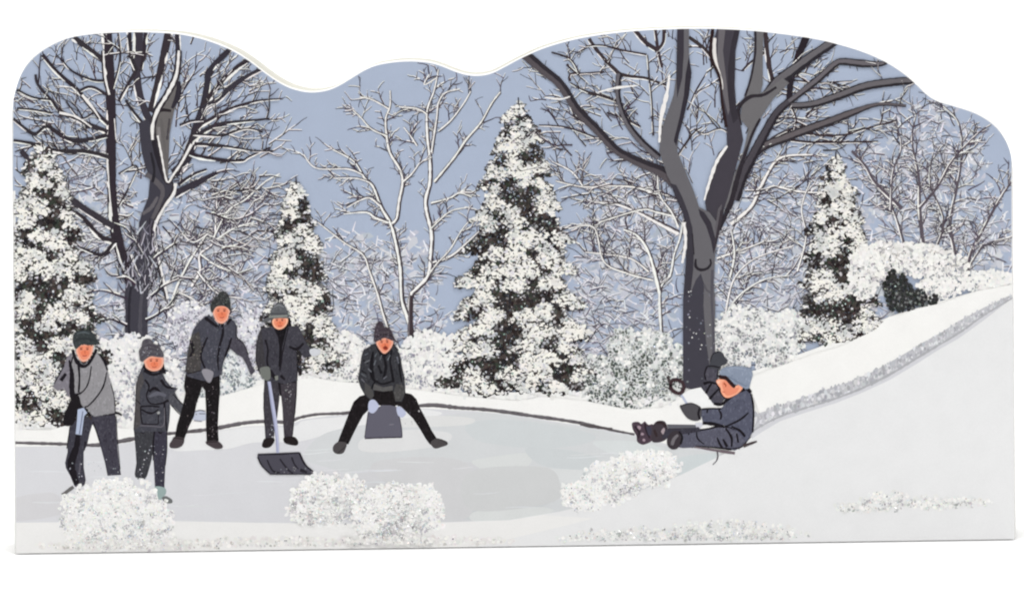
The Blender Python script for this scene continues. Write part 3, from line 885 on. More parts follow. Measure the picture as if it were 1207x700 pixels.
for _ in range(26):
    blob(rt, R.uniform(808, 840), R.uniform(345, 452), R.uniform(0.5, 1.3), jit((126, 128, 136), 18), 5, 0.4)

# ---------------------------------------------------------------- pond, shore and slope
pond = part('frozen_pond', 'pale grey frozen pond with cleared ice patches')
poly(pond, [(10, 526), (80, 525), (130, 524), (185, 516), (250, 508), (290, 502), (340, 501), (356, 494), (385, 490), (415, 488), (440, 481), (500, 481), (560, 484), (610, 489), (652, 496), (692, 502), (722, 508), (748, 512), (790, 524),
            (850, 530), (848, 545), (790, 575), (720, 600), (640, 618), (500, 626), (300, 628), (150, 626), (10, 628)], (213, 213, 216))
poly(pond, [(190, 516), (250, 509), (290, 503), (345, 502), (360, 495), (415, 489), (440, 482), (500, 482), (520, 488), (470, 497), (420, 508), (385, 512), (350, 520), (300, 521), (270, 528), (235, 530), (205, 530)], (228, 228, 228), sm=True)
poly(pond, [(380, 512), (430, 500), (500, 492), (560, 486), (610, 491), (652, 498), (692, 504), (722, 510), (748, 514), (790, 526), (848, 534), (842, 545), (790, 570), (720, 590), (640, 608), (560, 616), (500, 618), (440, 600), (410, 560), (360, 540)], (208, 210, 211), sm=True)
ICE = [([(420, 560), (470, 545), (560, 545), (600, 556), (560, 562), (545, 580), (560, 612), (520, 616), (500, 590), (450, 580)], (208, 209, 213)),
       ([(550, 500), (590, 494), (650, 500), (700, 512), (690, 522), (640, 528), (590, 524), (558, 516)], (206, 211, 214)),
       ([(556, 544), (580, 538), (625, 534), (618, 552), (580, 556)], (215, 218, 219)),
       ([(530, 585), (575, 575), (640, 572), (650, 590), (610, 606), (560, 612), (530, 605)], (203, 207, 210)),
       ([(620, 528), (670, 530), (705, 540), (690, 552), (640, 548)], (205, 210, 213)),
       ([(556, 604), (590, 598), (640, 597), (650, 603), (600, 612), (560, 614)], (216, 219, 220)),
       ([(700, 520), (750, 520), (790, 532), (800, 548), (770, 545), (720, 534)], (214, 219, 221)),
       ([(430, 515), (480, 506), (530, 510), (520, 524), (460, 532), (425, 530)], (221, 222, 224)),
       ([(640, 552), (700, 556), (690, 568), (640, 566)], (216, 219, 221)),
       ([(800, 540), (845, 534), (835, 548), (806, 562)], (205, 212, 215)),
       ([(430, 500), (500, 490), (555, 492), (550, 500), (480, 503)], (220, 221, 222)),
       ([(15, 588), (60, 580), (74, 592), (70, 606), (15, 612)], (210, 210, 214)),
       ([(440, 545), (500, 538), (552, 548), (556, 604), (520, 610), (490, 585), (452, 566)], (208, 209, 212)),
       ([(553, 556), (640, 550), (660, 570), (648, 592), (556, 600)], (206, 208, 210))]
for pts, c_ in ICE: poly(pond, pts, (c_[0] - 2, c_[1] - 3, c_[2] - 5), sm=True)
for _ in range(40):
    x, y = R.uniform(20, 760), R.uniform(530, 605)
    stroke(pond, [(x, y), (x + R.uniform(8, 22), y + R.uniform(-1, 1)), (x + R.uniform(24, 50), y + R.uniform(-3, 1))], (0.6, 1.3, 0.5), jit((216, 218, 220), 5))

shore = part('shore_line', 'dark curving pond edge line')
for pts, w in [([(14, 521), (50, 522), (84, 523)], (3.5, 4)), ([(98, 524), (120, 523.5), (150, 518), (185, 512), (215, 509), (250, 505), (288, 498), (315, 496), (340, 497), (352, 492), (372, 488), (392, 487), (410, 486), (425, 481), (445, 478)], (4, 5, 4, 4.5, 4, 3, 4.5)),
               ([(490, 478), (512, 477), (540, 480), (570, 482), (600, 485.5), (630, 490), (660, 494), (690, 499), (715, 505), (748, 511.5)], (4, 5, 4, 4.5, 4, 4, 3, 2.5))]:
    stroke(shore, pts, w, (92, 87, 90), wob=0.2)
    stroke(shore, offset(smooth(pts, 3), (-0.8, -0.8)), [v * 0.35 for v in w], (112, 108, 112), presm=True, wob=0.3, gap=0.1)
stroke(shore, [(684, 500), (705, 503), (722, 505)], (2, 4.5, 2), (84, 78, 80), wob=0.35)

slope = part('snow_slope', 'smooth pale grey snow slope in front of the pond')
poly(slope, [(1200, 352), (1160, 377), (1130, 398), (1105, 412), (1080, 428), (1050, 446), (1018, 461), (985, 474), (950, 485), (920, 495), (898, 507), (878, 520), (850, 536), (800, 560), (740, 583), (660, 602), (600, 612), (510, 615),
             (400, 616), (300, 615), (200, 613), (10, 615), (10, 660), (1200, 640)], (228, 228, 228))
poly(slope, [(10, 615.5), (200, 613.5), (300, 615.5), (400, 616.5), (510, 615.5), (600, 612.5), (640, 606), (700, 610), (640, 625), (560, 650), (10, 660)], (233, 232, 230))
wall = part('packed_snow_wall', 'grey lumpy wall of packed snow along the sled run')
UPE = [(884, 494), (890, 488), (902, 484), (930, 474), (960, 463), (985, 455), (1000, 450), (1030, 437), (1060, 420), (1090, 402), (1110, 391), (1130, 378), (1160, 362), (1192, 347)]
LOE = [(1193, 351), (1160, 376), (1130, 397), (1105, 411), (1080, 427), (1050, 445), (1018, 460), (985, 473), (950, 484), (920, 494), (898, 507), (886, 515)]
LOE = [(x, y + 1.5 - 1.5 * max(0, (x - 1120) / 75)) for x, y in LOE]
poly(wall, UPE + LOE, (208, 208, 212))
MIDE = [(1193, 351), (1160, 371), (1130, 392), (1105, 407), (1080, 422), (1050, 440), (1018, 456), (985, 469), (950, 480), (920, 490), (898, 501), (886, 508)]
poly(wall, UPE + MIDE, (190, 190, 194))
us, ms = smooth(UPE, 3), smooth(MIDE[::-1], 3)
for _ in range(800):
    t = R.random(); i = int(t * (len(us) - 1)); k = min(len(ms) - 1, int(t * (len(ms) - 1)))
    q = R.random()
    x = us[i][0] + (ms[k][0] - us[i][0]) * q; y = us[i][1] + (ms[k][1] - us[i][1]) * q
    blob(wall, x, y + R.uniform(-1, 0.5), R.uniform(1.2, 3.4) * (1 - 0.45 * t), jit(R.choice(((182, 182, 187), (206, 206, 209), (168, 168, 173), (195, 195, 199), (222, 222, 224))), 7), 6, 0.4, 0.8, 1.2)
stroke(wall, MIDE, (1.2, 2.5, 2.2, 1.5), (172, 172, 176), wob=0.4)

# ---------------------------------------------------------------- people
SKIN = (230, 142, 112)
def person(label):
    return part('person', label)
def speckle(art, box, n, c_=(190, 192, 198), r=(0.4, 0.9)):
    for _ in range(n):
        blob(art, R.uniform(box[0], box[2]), R.uniform(box[1], box[3]), R.uniform(*r), jit(c_, 18), 5, 0.4)
def lines(art, ls, c_=(26, 22, 28)):
    for pts, w in ls: stroke(art, pts, w, c_, wob=0.15, step=2.0)
def face(p, pts, cx, cy, r, tilt=0.0, mouth=False, pale=(234, 170, 146)):
    poly(p, pts, pale, sm=True)
    m = [(cx + (x - cx) * 0.78, cy + (y - cy) * 0.8) for x, y in pts]
    poly(p, m, SKIN, sm=True)
    poly(p, [(cx - r * 0.45, cy - r * 0.1), (cx + r * 0.4, cy - r * 0.2), (cx + r * 0.5, cy + r * 0.35), (cx - r * 0.3, cy + r * 0.45)], (226, 126, 92), sm=True)
    # eyes, nose, mouth as the small printed marks
    for sx in (-0.42, 0.36):
        blob(p, cx + r * sx, cy - r * 0.36, r * 0.13, (122, 62, 50), 6, 0.1, 1.3, 0.8)
        stroke(p, [(cx + r * (sx - 0.2), cy - r * 0.55), (cx + r * (sx + 0.2), cy - r * 0.58)], 0.8, (150, 80, 62))
    stroke(p, [(cx, cy - r * 0.2), (cx + r * 0.1, cy + r * 0.12), (cx - r * 0.05, cy + r * 0.14)], 0.8, (188, 92, 66))
    if not mouth:
        stroke(p, [(cx - r * 0.25, cy + r * 0.45), (cx + r * 0.05, cy + r * 0.5), (cx + r * 0.3, cy + r * 0.42)], 1.0, (172, 76, 62))

INKB = (28, 24, 29)
# 1: man shovelling at the far left
p = person('bent person in light grey jacket gripping a shovel, leftmost figure')
tr = sub('trousers', p); jk = sub('jacket', p); gv = sub('gloves', p); ht = sub('hat', p); bt = sub('boot', p)
poly(p, [(86, 410), (92, 424), (99, 428), (108, 423), (112, 412), (116, 420), (104, 434), (92, 434), (84, 420)], INKB)
TRC = (70, 68, 80)
poly(tr, [(82, 505), (86, 497), (104, 490), (110, 497), (106, 510), (103, 524), (99, 532), (99, 550), (101.5, 565), (100, 571), (93, 575), (88, 572), (83, 560), (78, 551), (77, 545), (80, 532), (79.5, 520)], TRC)
poly(tr, [(108, 489), (136, 485), (137, 500), (138, 516), (139, 530), (141, 548), (143, 559), (127, 560), (124, 545), (120, 530), (117, 520), (113, 507), (109, 498)], (72, 69, 82))
lines(tr, [([(92, 512), (91, 524), (87, 536), (84, 547), (87, 558), (91, 570)], (5, 7, 8, 9, 7, 6)), ([(101, 520), (100, 530)], (2, 1)), ([(110, 497), (114, 508), (118, 521)], (1.5, 1)), ([(109, 489), (122, 488), (137, 486), (144, 489)], (2, 2.5, 4, 2)),
             ([(83, 500), (81, 515), (79, 528)], (1, 1)), ([(137, 490), (139, 520), (142, 552)], (1, 0.8))])
stroke(tr, [(95, 545), (94, 556)], (2, 1.5), (96, 92, 102))
speckle(tr, (80, 540, 142, 572), 26)
poly(jk, [(84, 416), (79, 421), (76, 430), (70, 440), (65, 448), (63, 456), (68, 460), (76, 457), (80, 466), (88, 470), (92, 456), (90, 432)], (124, 120, 128))
poly(jk, [(86, 413), (84, 420), (84, 432), (86, 448), (88, 462), (94, 466), (94, 474), (99, 480), (103, 481), (108, 488), (112, 490.5), (124, 488), (136, 486), (135.5, 470), (132.5, 455), (129, 444), (126.5, 432), (121, 422), (113, 413), (108, 424), (99, 429), (92, 424)], (142, 140, 143))
poly(jk, [(108, 424), (113, 413), (121, 422), (127, 433), (126, 447), (120, 460), (108, 474), (100, 480), (95, 472), (95, 466), (103, 456), (106, 444), (107, 432)], (146, 144, 147))
lines(jk, [([(82, 424), (85, 440), (85, 456), (86, 470)], (2, 5, 6, 5)), ([(93, 430), (94, 446), (93, 462)], (3, 2, 2.5)), ([(108, 431), (106, 445), (102, 456), (95, 463), (86, 465)], (1.2, 1.6, 1.6, 2.5)),
             ([(126, 438), (124, 449), (120, 459), (112, 470), (104, 478), (100, 480), (107, 489)], (1.2, 2, 1.8, 1.6, 2)), ([(86, 412), (90, 424), (97, 431), (104, 429), (111, 418), (114, 411)], (3, 5, 3, 4)), ([(116, 416), (123, 425), (127, 436)], (1, 3, 1.5)), ([(76, 430), (70, 441), (64, 452)], 1.2),
             ([(136, 486), (135, 468), (131, 452)], (1, 1)), ([(72, 448), (78, 440)], (5, 3)), ([(86, 420), (84, 430)], (1.4, 1.4))])
poly(gv, [(84, 470), (86, 465), (93, 466), (96, 476), (99, 480), (95, 483), (90, 490), (86, 500), (77, 501), (75, 494), (79, 481)], (26, 22, 26), sm=True)
face(p, [(90, 412), (92, 407.5), (97, 405), (104, 405), (110, 406), (109.5, 414), (107, 420), (103, 424.5), (98, 426), (94, 423), (91, 417)], 100, 414.5, 9.5)
poly(ht, [(86, 402), (86.5, 395), (89, 391), (95, 389), (103, 388.5), (109, 391), (113, 396), (115.5, 401), (118, 405), (111, 406), (104, 406.5), (98, 405.5), (94, 408), (90, 411), (87.5, 407)], (64, 70, 72), sm=True)
stroke(ht, [(88, 402), (95, 399), (105, 399), (114, 402)], (1.5, 2, 1.5), (46, 50, 52))
stroke(ht, [(91, 393), (99, 391), (106, 393)], (1, 2, 1), (84, 92, 96))
stroke(bt, [(74, 583), (80, 578), (87, 573)], (5, 4, 4), (104, 102, 102))
sh = part('snow_shovel', 'pale shaft of the shovel held by the leftmost figure')
poly(sh, [(92, 482), (99, 480), (103, 486), (99.5, 490), (97.5, 505), (96.5, 512), (89.5, 511), (91, 497)], (176, 186, 208))
stroke(sh, [(98, 484), (96, 498), (94, 511)], (1.5, 1.5), (120, 126, 146))

# 2: child with tassel hat
p = person('small child in dark coat with big patch pocket, second figure from left')
tr = sub('trousers', p); jk = sub('jacket', p); gv = sub('gloves', p); ht = sub('hat', p); bt = sub('boot', p)
poly(p, [(170, 428), (166, 436), (176, 442), (188, 440), (196, 440), (193, 428)], INKB)
poly(tr, [(158, 506), (182, 506), (181, 530), (178, 545), (174, 559), (172, 563.5), (160, 562), (159, 558), (161, 545), (160, 530)], (68, 68, 74))
poly(tr, [(181, 506), (197, 506), (197, 530), (195, 550), (194, 576), (183, 574), (182, 556), (181, 540)], (66, 63, 78))
lines(tr, [([(182.5, 506), (181, 522), (181, 542)], (2.2, 2, 1)), ([(168, 508), (170, 510)], (4, 2)), ([(187, 508), (191, 510)], (4, 2)), ([(197, 506), (197, 530), (195, 548)], 1)])
speckle(tr, (161, 525, 196, 574), 40)
poly(jk, [(168, 433), (163, 443), (160.5, 455), (160.5, 480), (158.5, 498), (158, 508), (180, 508), (198, 508), (200, 495), (201, 480), (199, 471), (206, 462), (210, 457), (203, 456), (196, 448), (192, 440), (187, 437), (178, 439)], (78, 78, 88))
poly(jk, [(160.5, 452), (164, 443), (168, 438), (170, 450), (165, 462), (166, 500), (159, 506)], (88, 84, 86))
poly(jk, [(199, 466), (206, 461), (210, 469), (220, 480), (230, 484), (226, 492.5), (216, 490), (208, 482), (200, 475)], (90, 90, 98))
lines(jk, [([(166, 478.5), (178, 478), (188, 479)], 1.8), ([(166, 479), (166.5, 490), (168, 499)], 1.6), ([(168, 499), (180, 499.5), (187, 499)], 1.4), ([(187, 486), (187, 499)], 1.2), ([(167, 482), (175, 486), (181, 486), (187, 482)], (1.6, 2.4, 1.4)),
             ([(171, 447), (176, 455), (173, 466), (178, 475), (190, 475), (199, 471)], (2.4, 1.6, 1.6, 2.6)), ([(176, 461), (183, 457), (190, 463)], (3, 4, 2)), ([(190, 447), (196, 455), (205, 457)], (3, 3, 2)), ([(194, 474), (195, 490), (197, 507)], (2.5, 2.5, 1.5)), ([(160, 470), (166, 476)], 1),
             ([(170, 436), (180, 441), (190, 439)], 3), ([(204, 464), (216, 476), (228, 483)], (1.5, 1, 2)), ([(202, 477), (214, 489), (226, 493)], 1), ([(161, 452), (160, 480), (158, 506)], 0.9)])
stroke(jk, [(166, 501), (180, 501.5), (193, 501), (194, 480)], 0.9, (112, 108, 116))
blob(jk, 187, 486, 1.8, (160, 160, 160), 6, 0.2)
stroke(jk, [(176, 467), (186, 463), (196, 466)], (3, 5, 3), (94, 94, 104))
face(p, [(170, 425), (177, 420), (188, 419.5), (193, 422), (192.5, 430), (188, 435.5), (180, 437), (173, 433.5), (171, 429)], 182, 428, 9)
poly(ht, [(165, 422), (164, 413), (167, 408), (168, 402), (172, 399), (178, 399.5), (181, 404), (187, 407), (191, 412), (193.5, 420), (186, 420.5), (178, 419.5), (172, 423), (168, 426), (165, 424)], (100, 96, 103), sm=True)
for pts in ([(167, 416), (176, 411), (188, 413)], [(169, 409), (176, 406), (186, 409)], [(167, 421), (176, 416.5), (190, 418)]):
    stroke(ht, pts, (1.4, 2, 1.4), (70, 66, 74), wob=0.4)
blob(ht, 173, 402, 2.4, (76, 72, 80), 8, 0.2)
speckle(ht, (167, 402, 190, 420), 16, (150, 148, 154))
poly(gv, [(227, 487), (234, 484), (241, 484.5), (244, 490), (243, 494), (237, 495.5), (230, 494.5), (226, 492)], (188, 193, 208), sm=True)
lines(gv, [([(227, 486), (235, 483), (242, 484)], 1.1), ([(235, 487), (242, 487)], 0.9), ([(229, 495), (238, 496)], 0.8)], (84, 84, 96))
poly(bt, [(183, 573), (194, 574), (196, 580), (190, 588), (184, 584)], (150, 168, 166), sm=True)
poly(bt, [(191, 586), (196, 584), (203, 588), (203, 592), (196, 592)], (110, 112, 112), sm=True)

# 3: tall boy
p = person('tall person in dark jacket and black trousers with a gloved hand at the waist, behind the child')
tr = sub('trousers', p); jk = sub('jacket', p); gv = sub('gloves', p); ht = sub('hat', p)
poly(p, [(246, 370), (252, 376), (258, 383), (266, 383), (272, 374), (277, 380), (268, 392), (252, 390), (242, 378)], INKB)
poly(tr, [(219, 440), (240, 446), (246, 450), (250, 445), (259, 438), (259.5, 460), (258, 480), (257, 500), (258, 522), (244, 522), (243, 500), (243, 480), (242, 460), (238.5, 455), (236, 463), (232, 475), (229, 490), (223, 502), (217, 518), (206, 516), (209, 500), (215, 480), (219, 463), (217, 455)], (27, 22, 25))
speckle(tr, (244, 455, 258, 515), 24, (120, 112, 118)); speckle(tr, (210, 455, 236, 510), 10, (96, 88, 92))
poly(jk, [(241, 373), (234, 380), (228, 388), (225, 398), (222, 410), (220, 425), (218.5, 437), (221, 443), (240, 448.5), (262, 441), (262.5, 430), (268, 415), (277, 402), (279.5, 398), (279.5, 384), (276, 378), (271, 376), (266, 383), (258, 383), (252, 377), (247, 371)], (80, 80, 92))
poly(jk, [(272, 398), (284, 400), (289, 406), (293, 419), (297, 430), (301, 437), (296, 442), (291, 430), (286, 421), (279, 417), (271, 410)], (84, 80, 92))
poly(jk, [(226, 395), (235, 390), (238, 410), (237, 436), (228, 440), (219, 437), (221, 420)], (80, 76, 76))
lines(jk, [([(245, 397), (240, 408), (237, 420), (242, 434)], (2, 2.5, 2.5, 2)), ([(262, 382), (263, 392), (259, 408), (257, 424), (258, 436)], (3, 3, 2.5, 2.5, 1)), ([(242, 374), (250, 380), (258, 386)], (4, 4, 3)), ([(272, 376), (268, 382)], 3), ([(273, 398), (270, 408), (264, 424)], (2, 3, 1)), ([(225, 400), (228, 412), (224, 420)], (3, 4, 2)),
             ([(221, 440), (238, 436)], 1), ([(279, 384), (279, 397), (287, 404), (293, 418)], 1)])
speckle(jk, (222, 395, 240, 436), 40, (112, 108, 104)); speckle(jk, (242, 410, 262, 438), 20, (120, 120, 130)); speckle(jk, (244, 385, 276, 412), 26, (96, 96, 110))
face(p, [(251, 367), (254, 361.5), (260, 359), (267, 360), (271, 365), (270, 371), (268, 377), (262, 381), (256, 379), (253, 374)], 261.5, 369.5, 9.5)
poly(ht, [(249, 367), (248, 360), (251, 354), (256, 349), (259, 344), (264, 343), (269, 346), (271, 352), (272, 358), (272.5, 367), (269, 363), (264, 360.5), (258, 360.5), (254, 362.5), (251, 368)], (66, 68, 68), sm=True)
speckle(ht, (251, 346, 270, 359), 40, (96, 98, 96)); speckle(ht, (251, 348, 270, 360), 26, (36, 36, 38))
poly(gv, [(238, 437), (242, 434), (250, 436.5), (252, 440), (249, 449), (246, 450.5), (242, 446)], (142, 139, 146), sm=True)
for bp in ([(206, 514), (217, 516), (215.5, 524), (209, 527.5), (201, 527), (200, 523), (203, 518)], [(244, 519), (256, 519), (262.5, 524), (262, 527.5), (255, 528.5), (248, 525.5), (243, 522)]):
    b_ = sub('boot', p); poly(b_, bp, (70, 62, 65), sm=True); stroke(b_, [(bp[0][0], bp[0][1] + 1), (bp[1][0], bp[1][1] + 1)], 1.2, (38, 32, 34))

# 4: standing boy with scoop shovel
p = person('person in long dark coat and grey brimmed hat standing over an upright shovel')
tr = sub('trousers', p); jk = sub('coat', p); gv = sub('gloves', p); ht = sub('hat', p)
poly(p, [(320, 380), (318, 386), (328, 396), (338, 394), (344, 384), (342, 374), (338, 380), (334, 388), (326, 387)], (30, 22, 24))
poly(tr, [(312, 446), (330, 448), (329.5, 470), (327, 490), (324, 505), (323, 519), (313, 518), (312, 500), (310.5, 480), (311, 460)], (70, 66, 74))
poly(tr, [(330, 448), (350.5, 446), (350, 465), (348.5, 485), (346, 500), (345, 516), (335, 515), (334, 500), (333, 480), (331, 462)], (74, 68, 76))
lines(tr, [([(329, 448), (331, 466)], (3, 2)), ([(332, 452), (340, 450), (350, 450)], 1.4), ([(311, 462), (312, 500)], 0.8), ([(350, 450), (347, 490), (345, 512)], 0.9)])
speckle(tr, (336, 452, 346, 475), 14, (150, 150, 154)); speckle(tr, (316, 500, 324, 516), 8)
poly(jk, [(308, 386), (304, 396), (302.5, 410), (302, 425), (306, 440), (315, 448), (321, 446), (319, 432), (314, 416), (318, 400)], (70, 67, 72))
poly(jk, [(308, 386), (322, 384.5), (327, 390), (334, 390), (341, 384), (352, 384), (357, 395), (362, 405), (367.5, 412), (367, 420), (358, 421), (354, 413.5), (349.5, 412), (350, 430), (351, 448), (336, 452), (318, 448), (313, 430), (311, 412)], (72, 70, 80))
poly(jk, [(325, 388), (338, 387), (335, 400), (332, 412), (331, 430), (328.5, 432), (329.5, 410), (328, 398)], (22, 18, 24))
lines(jk, [([(313, 400), (316, 412), (315, 425), (317, 434)], (2.4, 2, 2, 3)), ([(324, 388), (331, 403), (332, 420), (330, 436)], (1.2, 1.5, 2.5, 2)), ([(340, 386), (336, 402), (333, 418)], 1.2), ([(341, 408), (350, 411), (358, 404)], (2, 4, 2)), ([(318, 436), (322, 442), (326, 446)], (4, 5, 3)), ([(331, 442), (336, 447)], (4, 2)), ([(350, 414), (351, 430), (350, 446)], 1), ([(303, 400), (302, 424), (306, 438)], 0.9)])
poly(gv, [(306.5, 434), (313, 431.5), (318, 433), (319, 445), (314, 448), (308, 442)], (112, 115, 110), sm=True)
poly(gv, [(324, 443), (328, 442), (328, 447), (325, 448)], (128, 130, 124))
poly(gv, [(365, 412), (370, 410), (377, 412), (377, 417), (370, 419.5), (366, 417)], (204, 206, 211), sm=True)
face(p, [(321, 378), (325, 374), (338, 374), (339.5, 379), (336, 385), (330, 388), (325, 386.5), (322, 383)], 330, 380, 8, pale=(244, 182, 150))
poly(ht, [(318, 372), (320, 364), (324, 359), (329, 356), (334, 358), (338, 363), (340, 371), (340.5, 374.5), (330, 374.5), (322, 375.5), (316, 378.5), (309, 378.5), (313, 375)], (106, 108, 112), sm=True)
stroke(ht, [(318, 369), (328, 369.5), (339, 369)], (1.2, 1.6, 1.2), (68, 70, 74))
stroke(ht, [(317, 373), (328, 372.5), (339, 372)], 2.2, (136, 138, 132))
stroke(ht, [(323, 362), (329, 359), (335, 362)], (1, 2, 1), (128, 130, 134))
for bp in ([(313, 516), (323, 516), (323.5, 520), (319, 526), (313, 527.5), (309, 525.5), (310, 520)], [(335, 515), (346, 514), (351, 518), (351.5, 523), (347, 524.5), (336, 521.5)]):
    b_ = sub('boot', p); poly(b_, bp, (32, 26, 27), sm=True)
sh = part('snow_shovel', 'dark scoop shovel with pale shaft standing on the ice')
poly(sh, [(315.5, 449), (319.2, 449), (323.5, 475), (327, 497), (328.5, 515), (329.3, 533), (326, 533), (325, 515), (322.5, 497), (319, 475)], (180, 183, 208))
stroke(sh, [(316, 450), (321, 482), (325.5, 515), (327, 532)], 1.0, (146, 150, 178))
bl = sub('blade', sh)
poly(bl, [(304, 534), (330, 533), (353, 532), (357, 541), (363, 550), (370, 556), (373, 558), (350, 558.5), (319, 558.5), (313, 553), (307, 546), (303.5, 539)], (74, 72, 82))
lines(bl, [([(315, 541), (319, 550), (323, 555), (330, 556)], (1.5, 2, 2.4, 2)), ([(330, 540), (335, 547), (341, 554), (346, 557)], (1.8, 2.2, 2)), ([(344, 538), (347, 546), (352, 552)], (1.8, 2, 1.5)), ([(304, 535), (330, 534.5), (353, 533)], 1.6), ([(353, 533), (360, 547), (372, 557)], (2.5, 2.5, 1.4)), ([(318, 558), (345, 558), (371, 558)], 1.4), ([(304, 538), (309, 548), (318, 557)], 1.8), ([(354, 553), (362, 556)], (4, 3))], (38, 35, 42))
speckle(bl, (320, 550, 368, 557), 12, (140, 140, 144))

# 5: crouching boy on a shovel
p = person('crouching person with open mouth and knitted hat straddling a dark shovel')
tr = sub('trousers', p); jk = sub('jacket', p); ht = sub('hat', p)
poly(p, [(442, 404), (446, 414), (453, 420), (460, 414), (464, 404), (470, 412), (458, 430), (448, 430), (438, 412)], (22, 16, 20))
BKT = (29, 23, 26)
poly(tr, [(436, 463), (424, 466.5), (417, 473), (414, 480), (408, 495), (403, 508), (398, 521), (403, 523), (411, 522.5), (416, 512), (422, 500), (428, 489), (435, 482), (441, 475), (450, 478), (464, 479), (468, 477), (473, 479), (480, 486), (487, 493), (495, 505), (502, 517), (507, 523.5), (512, 522), (515.5, 517), (509, 507), (502, 493), (495, 480), (491, 470), (485, 464), (476, 462), (466, 456), (442, 456)], BKT)
speckle(tr, (476, 470, 500, 500), 8, (130, 126, 130), (0.4, 0.8))
blob(tr, 494, 484, 1.2, (180, 178, 180), 6, 0.2)
poly(jk, [(443, 405), (437, 407), (428.5, 412), (426, 420), (424, 435), (422, 446), (425, 456), (430, 465), (438, 472), (441, 464), (441, 458), (450, 460.5), (463, 459), (465, 466), (466, 473), (474, 473), (478, 462), (477, 445), (474, 432), (472, 420), (468, 411), (463, 405), (456, 417), (450, 417)], (62, 62, 68))
poly(jk, [(441, 452), (452, 456), (463, 454), (463, 459.5), (452, 461), (440, 459)], (104, 102, 102))
poly(jk, [(430, 450), (438, 456), (441, 466), (437, 470), (430, 463)], (86, 84, 84))
poly(jk, [(467, 452), (476, 454), (477, 464), (473, 472), (466, 472), (464, 462)], (84, 82, 82))
lines(jk, [([(440, 414), (438, 430), (440, 446), (446, 450)], (2, 4, 5, 3)), ([(452, 418), (455, 432), (452, 446)], (2.5, 3.5, 3)), ([(462, 412), (460, 424), (462, 438), (464, 450)], (2.5, 2, 3, 3)), ([(444, 408), (452, 419), (461, 410)], (2, 4, 2)), ([(446, 430), (450, 440)], (3, 3)), ([(428, 424), (434, 428)], 1.6), ([(426, 436), (432, 440)], 1.6), ([(438, 458), (442, 450), (452, 452), (464, 448)], (2, 2, 2.5, 2)), ([(470, 424), (472, 440), (474, 450)], (2, 2.5, 1.5))], (22, 20, 25))
for pts in ([(430, 418), (434, 416)], [(430, 427), (436, 424)], [(442, 420), (444, 416)], [(441, 430), (443, 424)], [(426, 440), (432, 444)], [(448, 424), (450, 418)], [(457, 424), (460, 418)], [(452, 446), (456, 443)], [(468, 420), (470, 428)], [(434, 434), (438, 438)], [(426, 446), (430, 450)]):
    stroke(jk, pts, (1.4, 0.9), jit((108, 110, 118), 12), wob=0.4)
face(p, [(443.5, 403), (450, 399), (458, 397.5), (463.5, 402), (462, 408), (458, 413.5), (453, 416.5), (448, 412.5), (445, 407.5)], 453.5, 406, 8.5, mouth=True)
blob(p, 454.5, 409.8, 2.6, (148, 56, 40), 9, 0.12, 1.2, 0.95)
blob(p, 454.5, 409.0, 1.2, (96, 30, 26), 7, 0.1, 1.3, 0.7)
poly(ht, [(440.5, 401), (441, 393), (442, 386), (444, 381), (448, 378), (452, 381), (453, 385), (458, 386), (462, 390), (464, 396), (467, 401.5), (462, 401), (454, 398), (447, 400.5), (443, 403)], (80, 70, 78), sm=True)
stroke(ht, [(442, 397), (450, 394.5), (458, 394), (464, 397)], (2, 2.5, 2), (50, 42, 48), wob=0.3)
stroke(ht, [(443, 391), (452, 388), (460, 391)], (1, 1.6, 1), (60, 50, 58), wob=0.4)
speckle(ht, (442, 381, 463, 400), 26, (108, 98, 106), (0.4, 0.8)); speckle(ht, (444, 379, 452, 386), 8, (56, 46, 54))
for bp in ([(399, 520), (408, 521), (408.5, 525), (405, 533), (398, 534.5), (393, 531.5), (393, 525)], [(508, 520), (514, 516), (520, 517), (527, 520), (527.5, 523.5), (521, 526), (513, 528), (508, 523.5)]):
    b_ = sub('boot', p); poly(b_, bp, (74, 70, 71), sm=True); stroke(b_, [(bp[2][0], bp[2][1]), (bp[4][0], bp[4][1] - 1)], 1.0, (48, 44, 46))
sh = part('snow_shovel', 'flat dark grey shovel blade under the crouching figure')
poly(sh, [(434, 484), (440, 486.5), (446, 480), (450, 477), (460, 477), (468, 479), (470, 488), (473, 500), (474.5, 515), (452, 515.5), (430, 516.5), (432, 500)], (96, 94, 106))
lines(sh, [([(430, 516), (452, 515.2), (474, 514.6)], 1.8), ([(434, 486), (432, 500), (430, 515)], 1), ([(470, 488), (473, 502), (474, 514)], 1.2), ([(440, 486), (447, 479)], 2)], (66, 62, 74))
stroke(sh, [(459, 500), (464, 499.5)], 1.2, (124, 122, 132))
gv = sub('gloves', p)
poly(gv, [(435, 473), (441, 470.5), (446.5, 477), (445.5, 481), (440, 486.5), (434.5, 483.5)], (186, 191, 214), sm=True)
poly(gv, [(467.5, 479), (473, 479.5), (478.5, 486), (474.5, 491.5), (469, 488.5)], (186, 191, 214), sm=True)

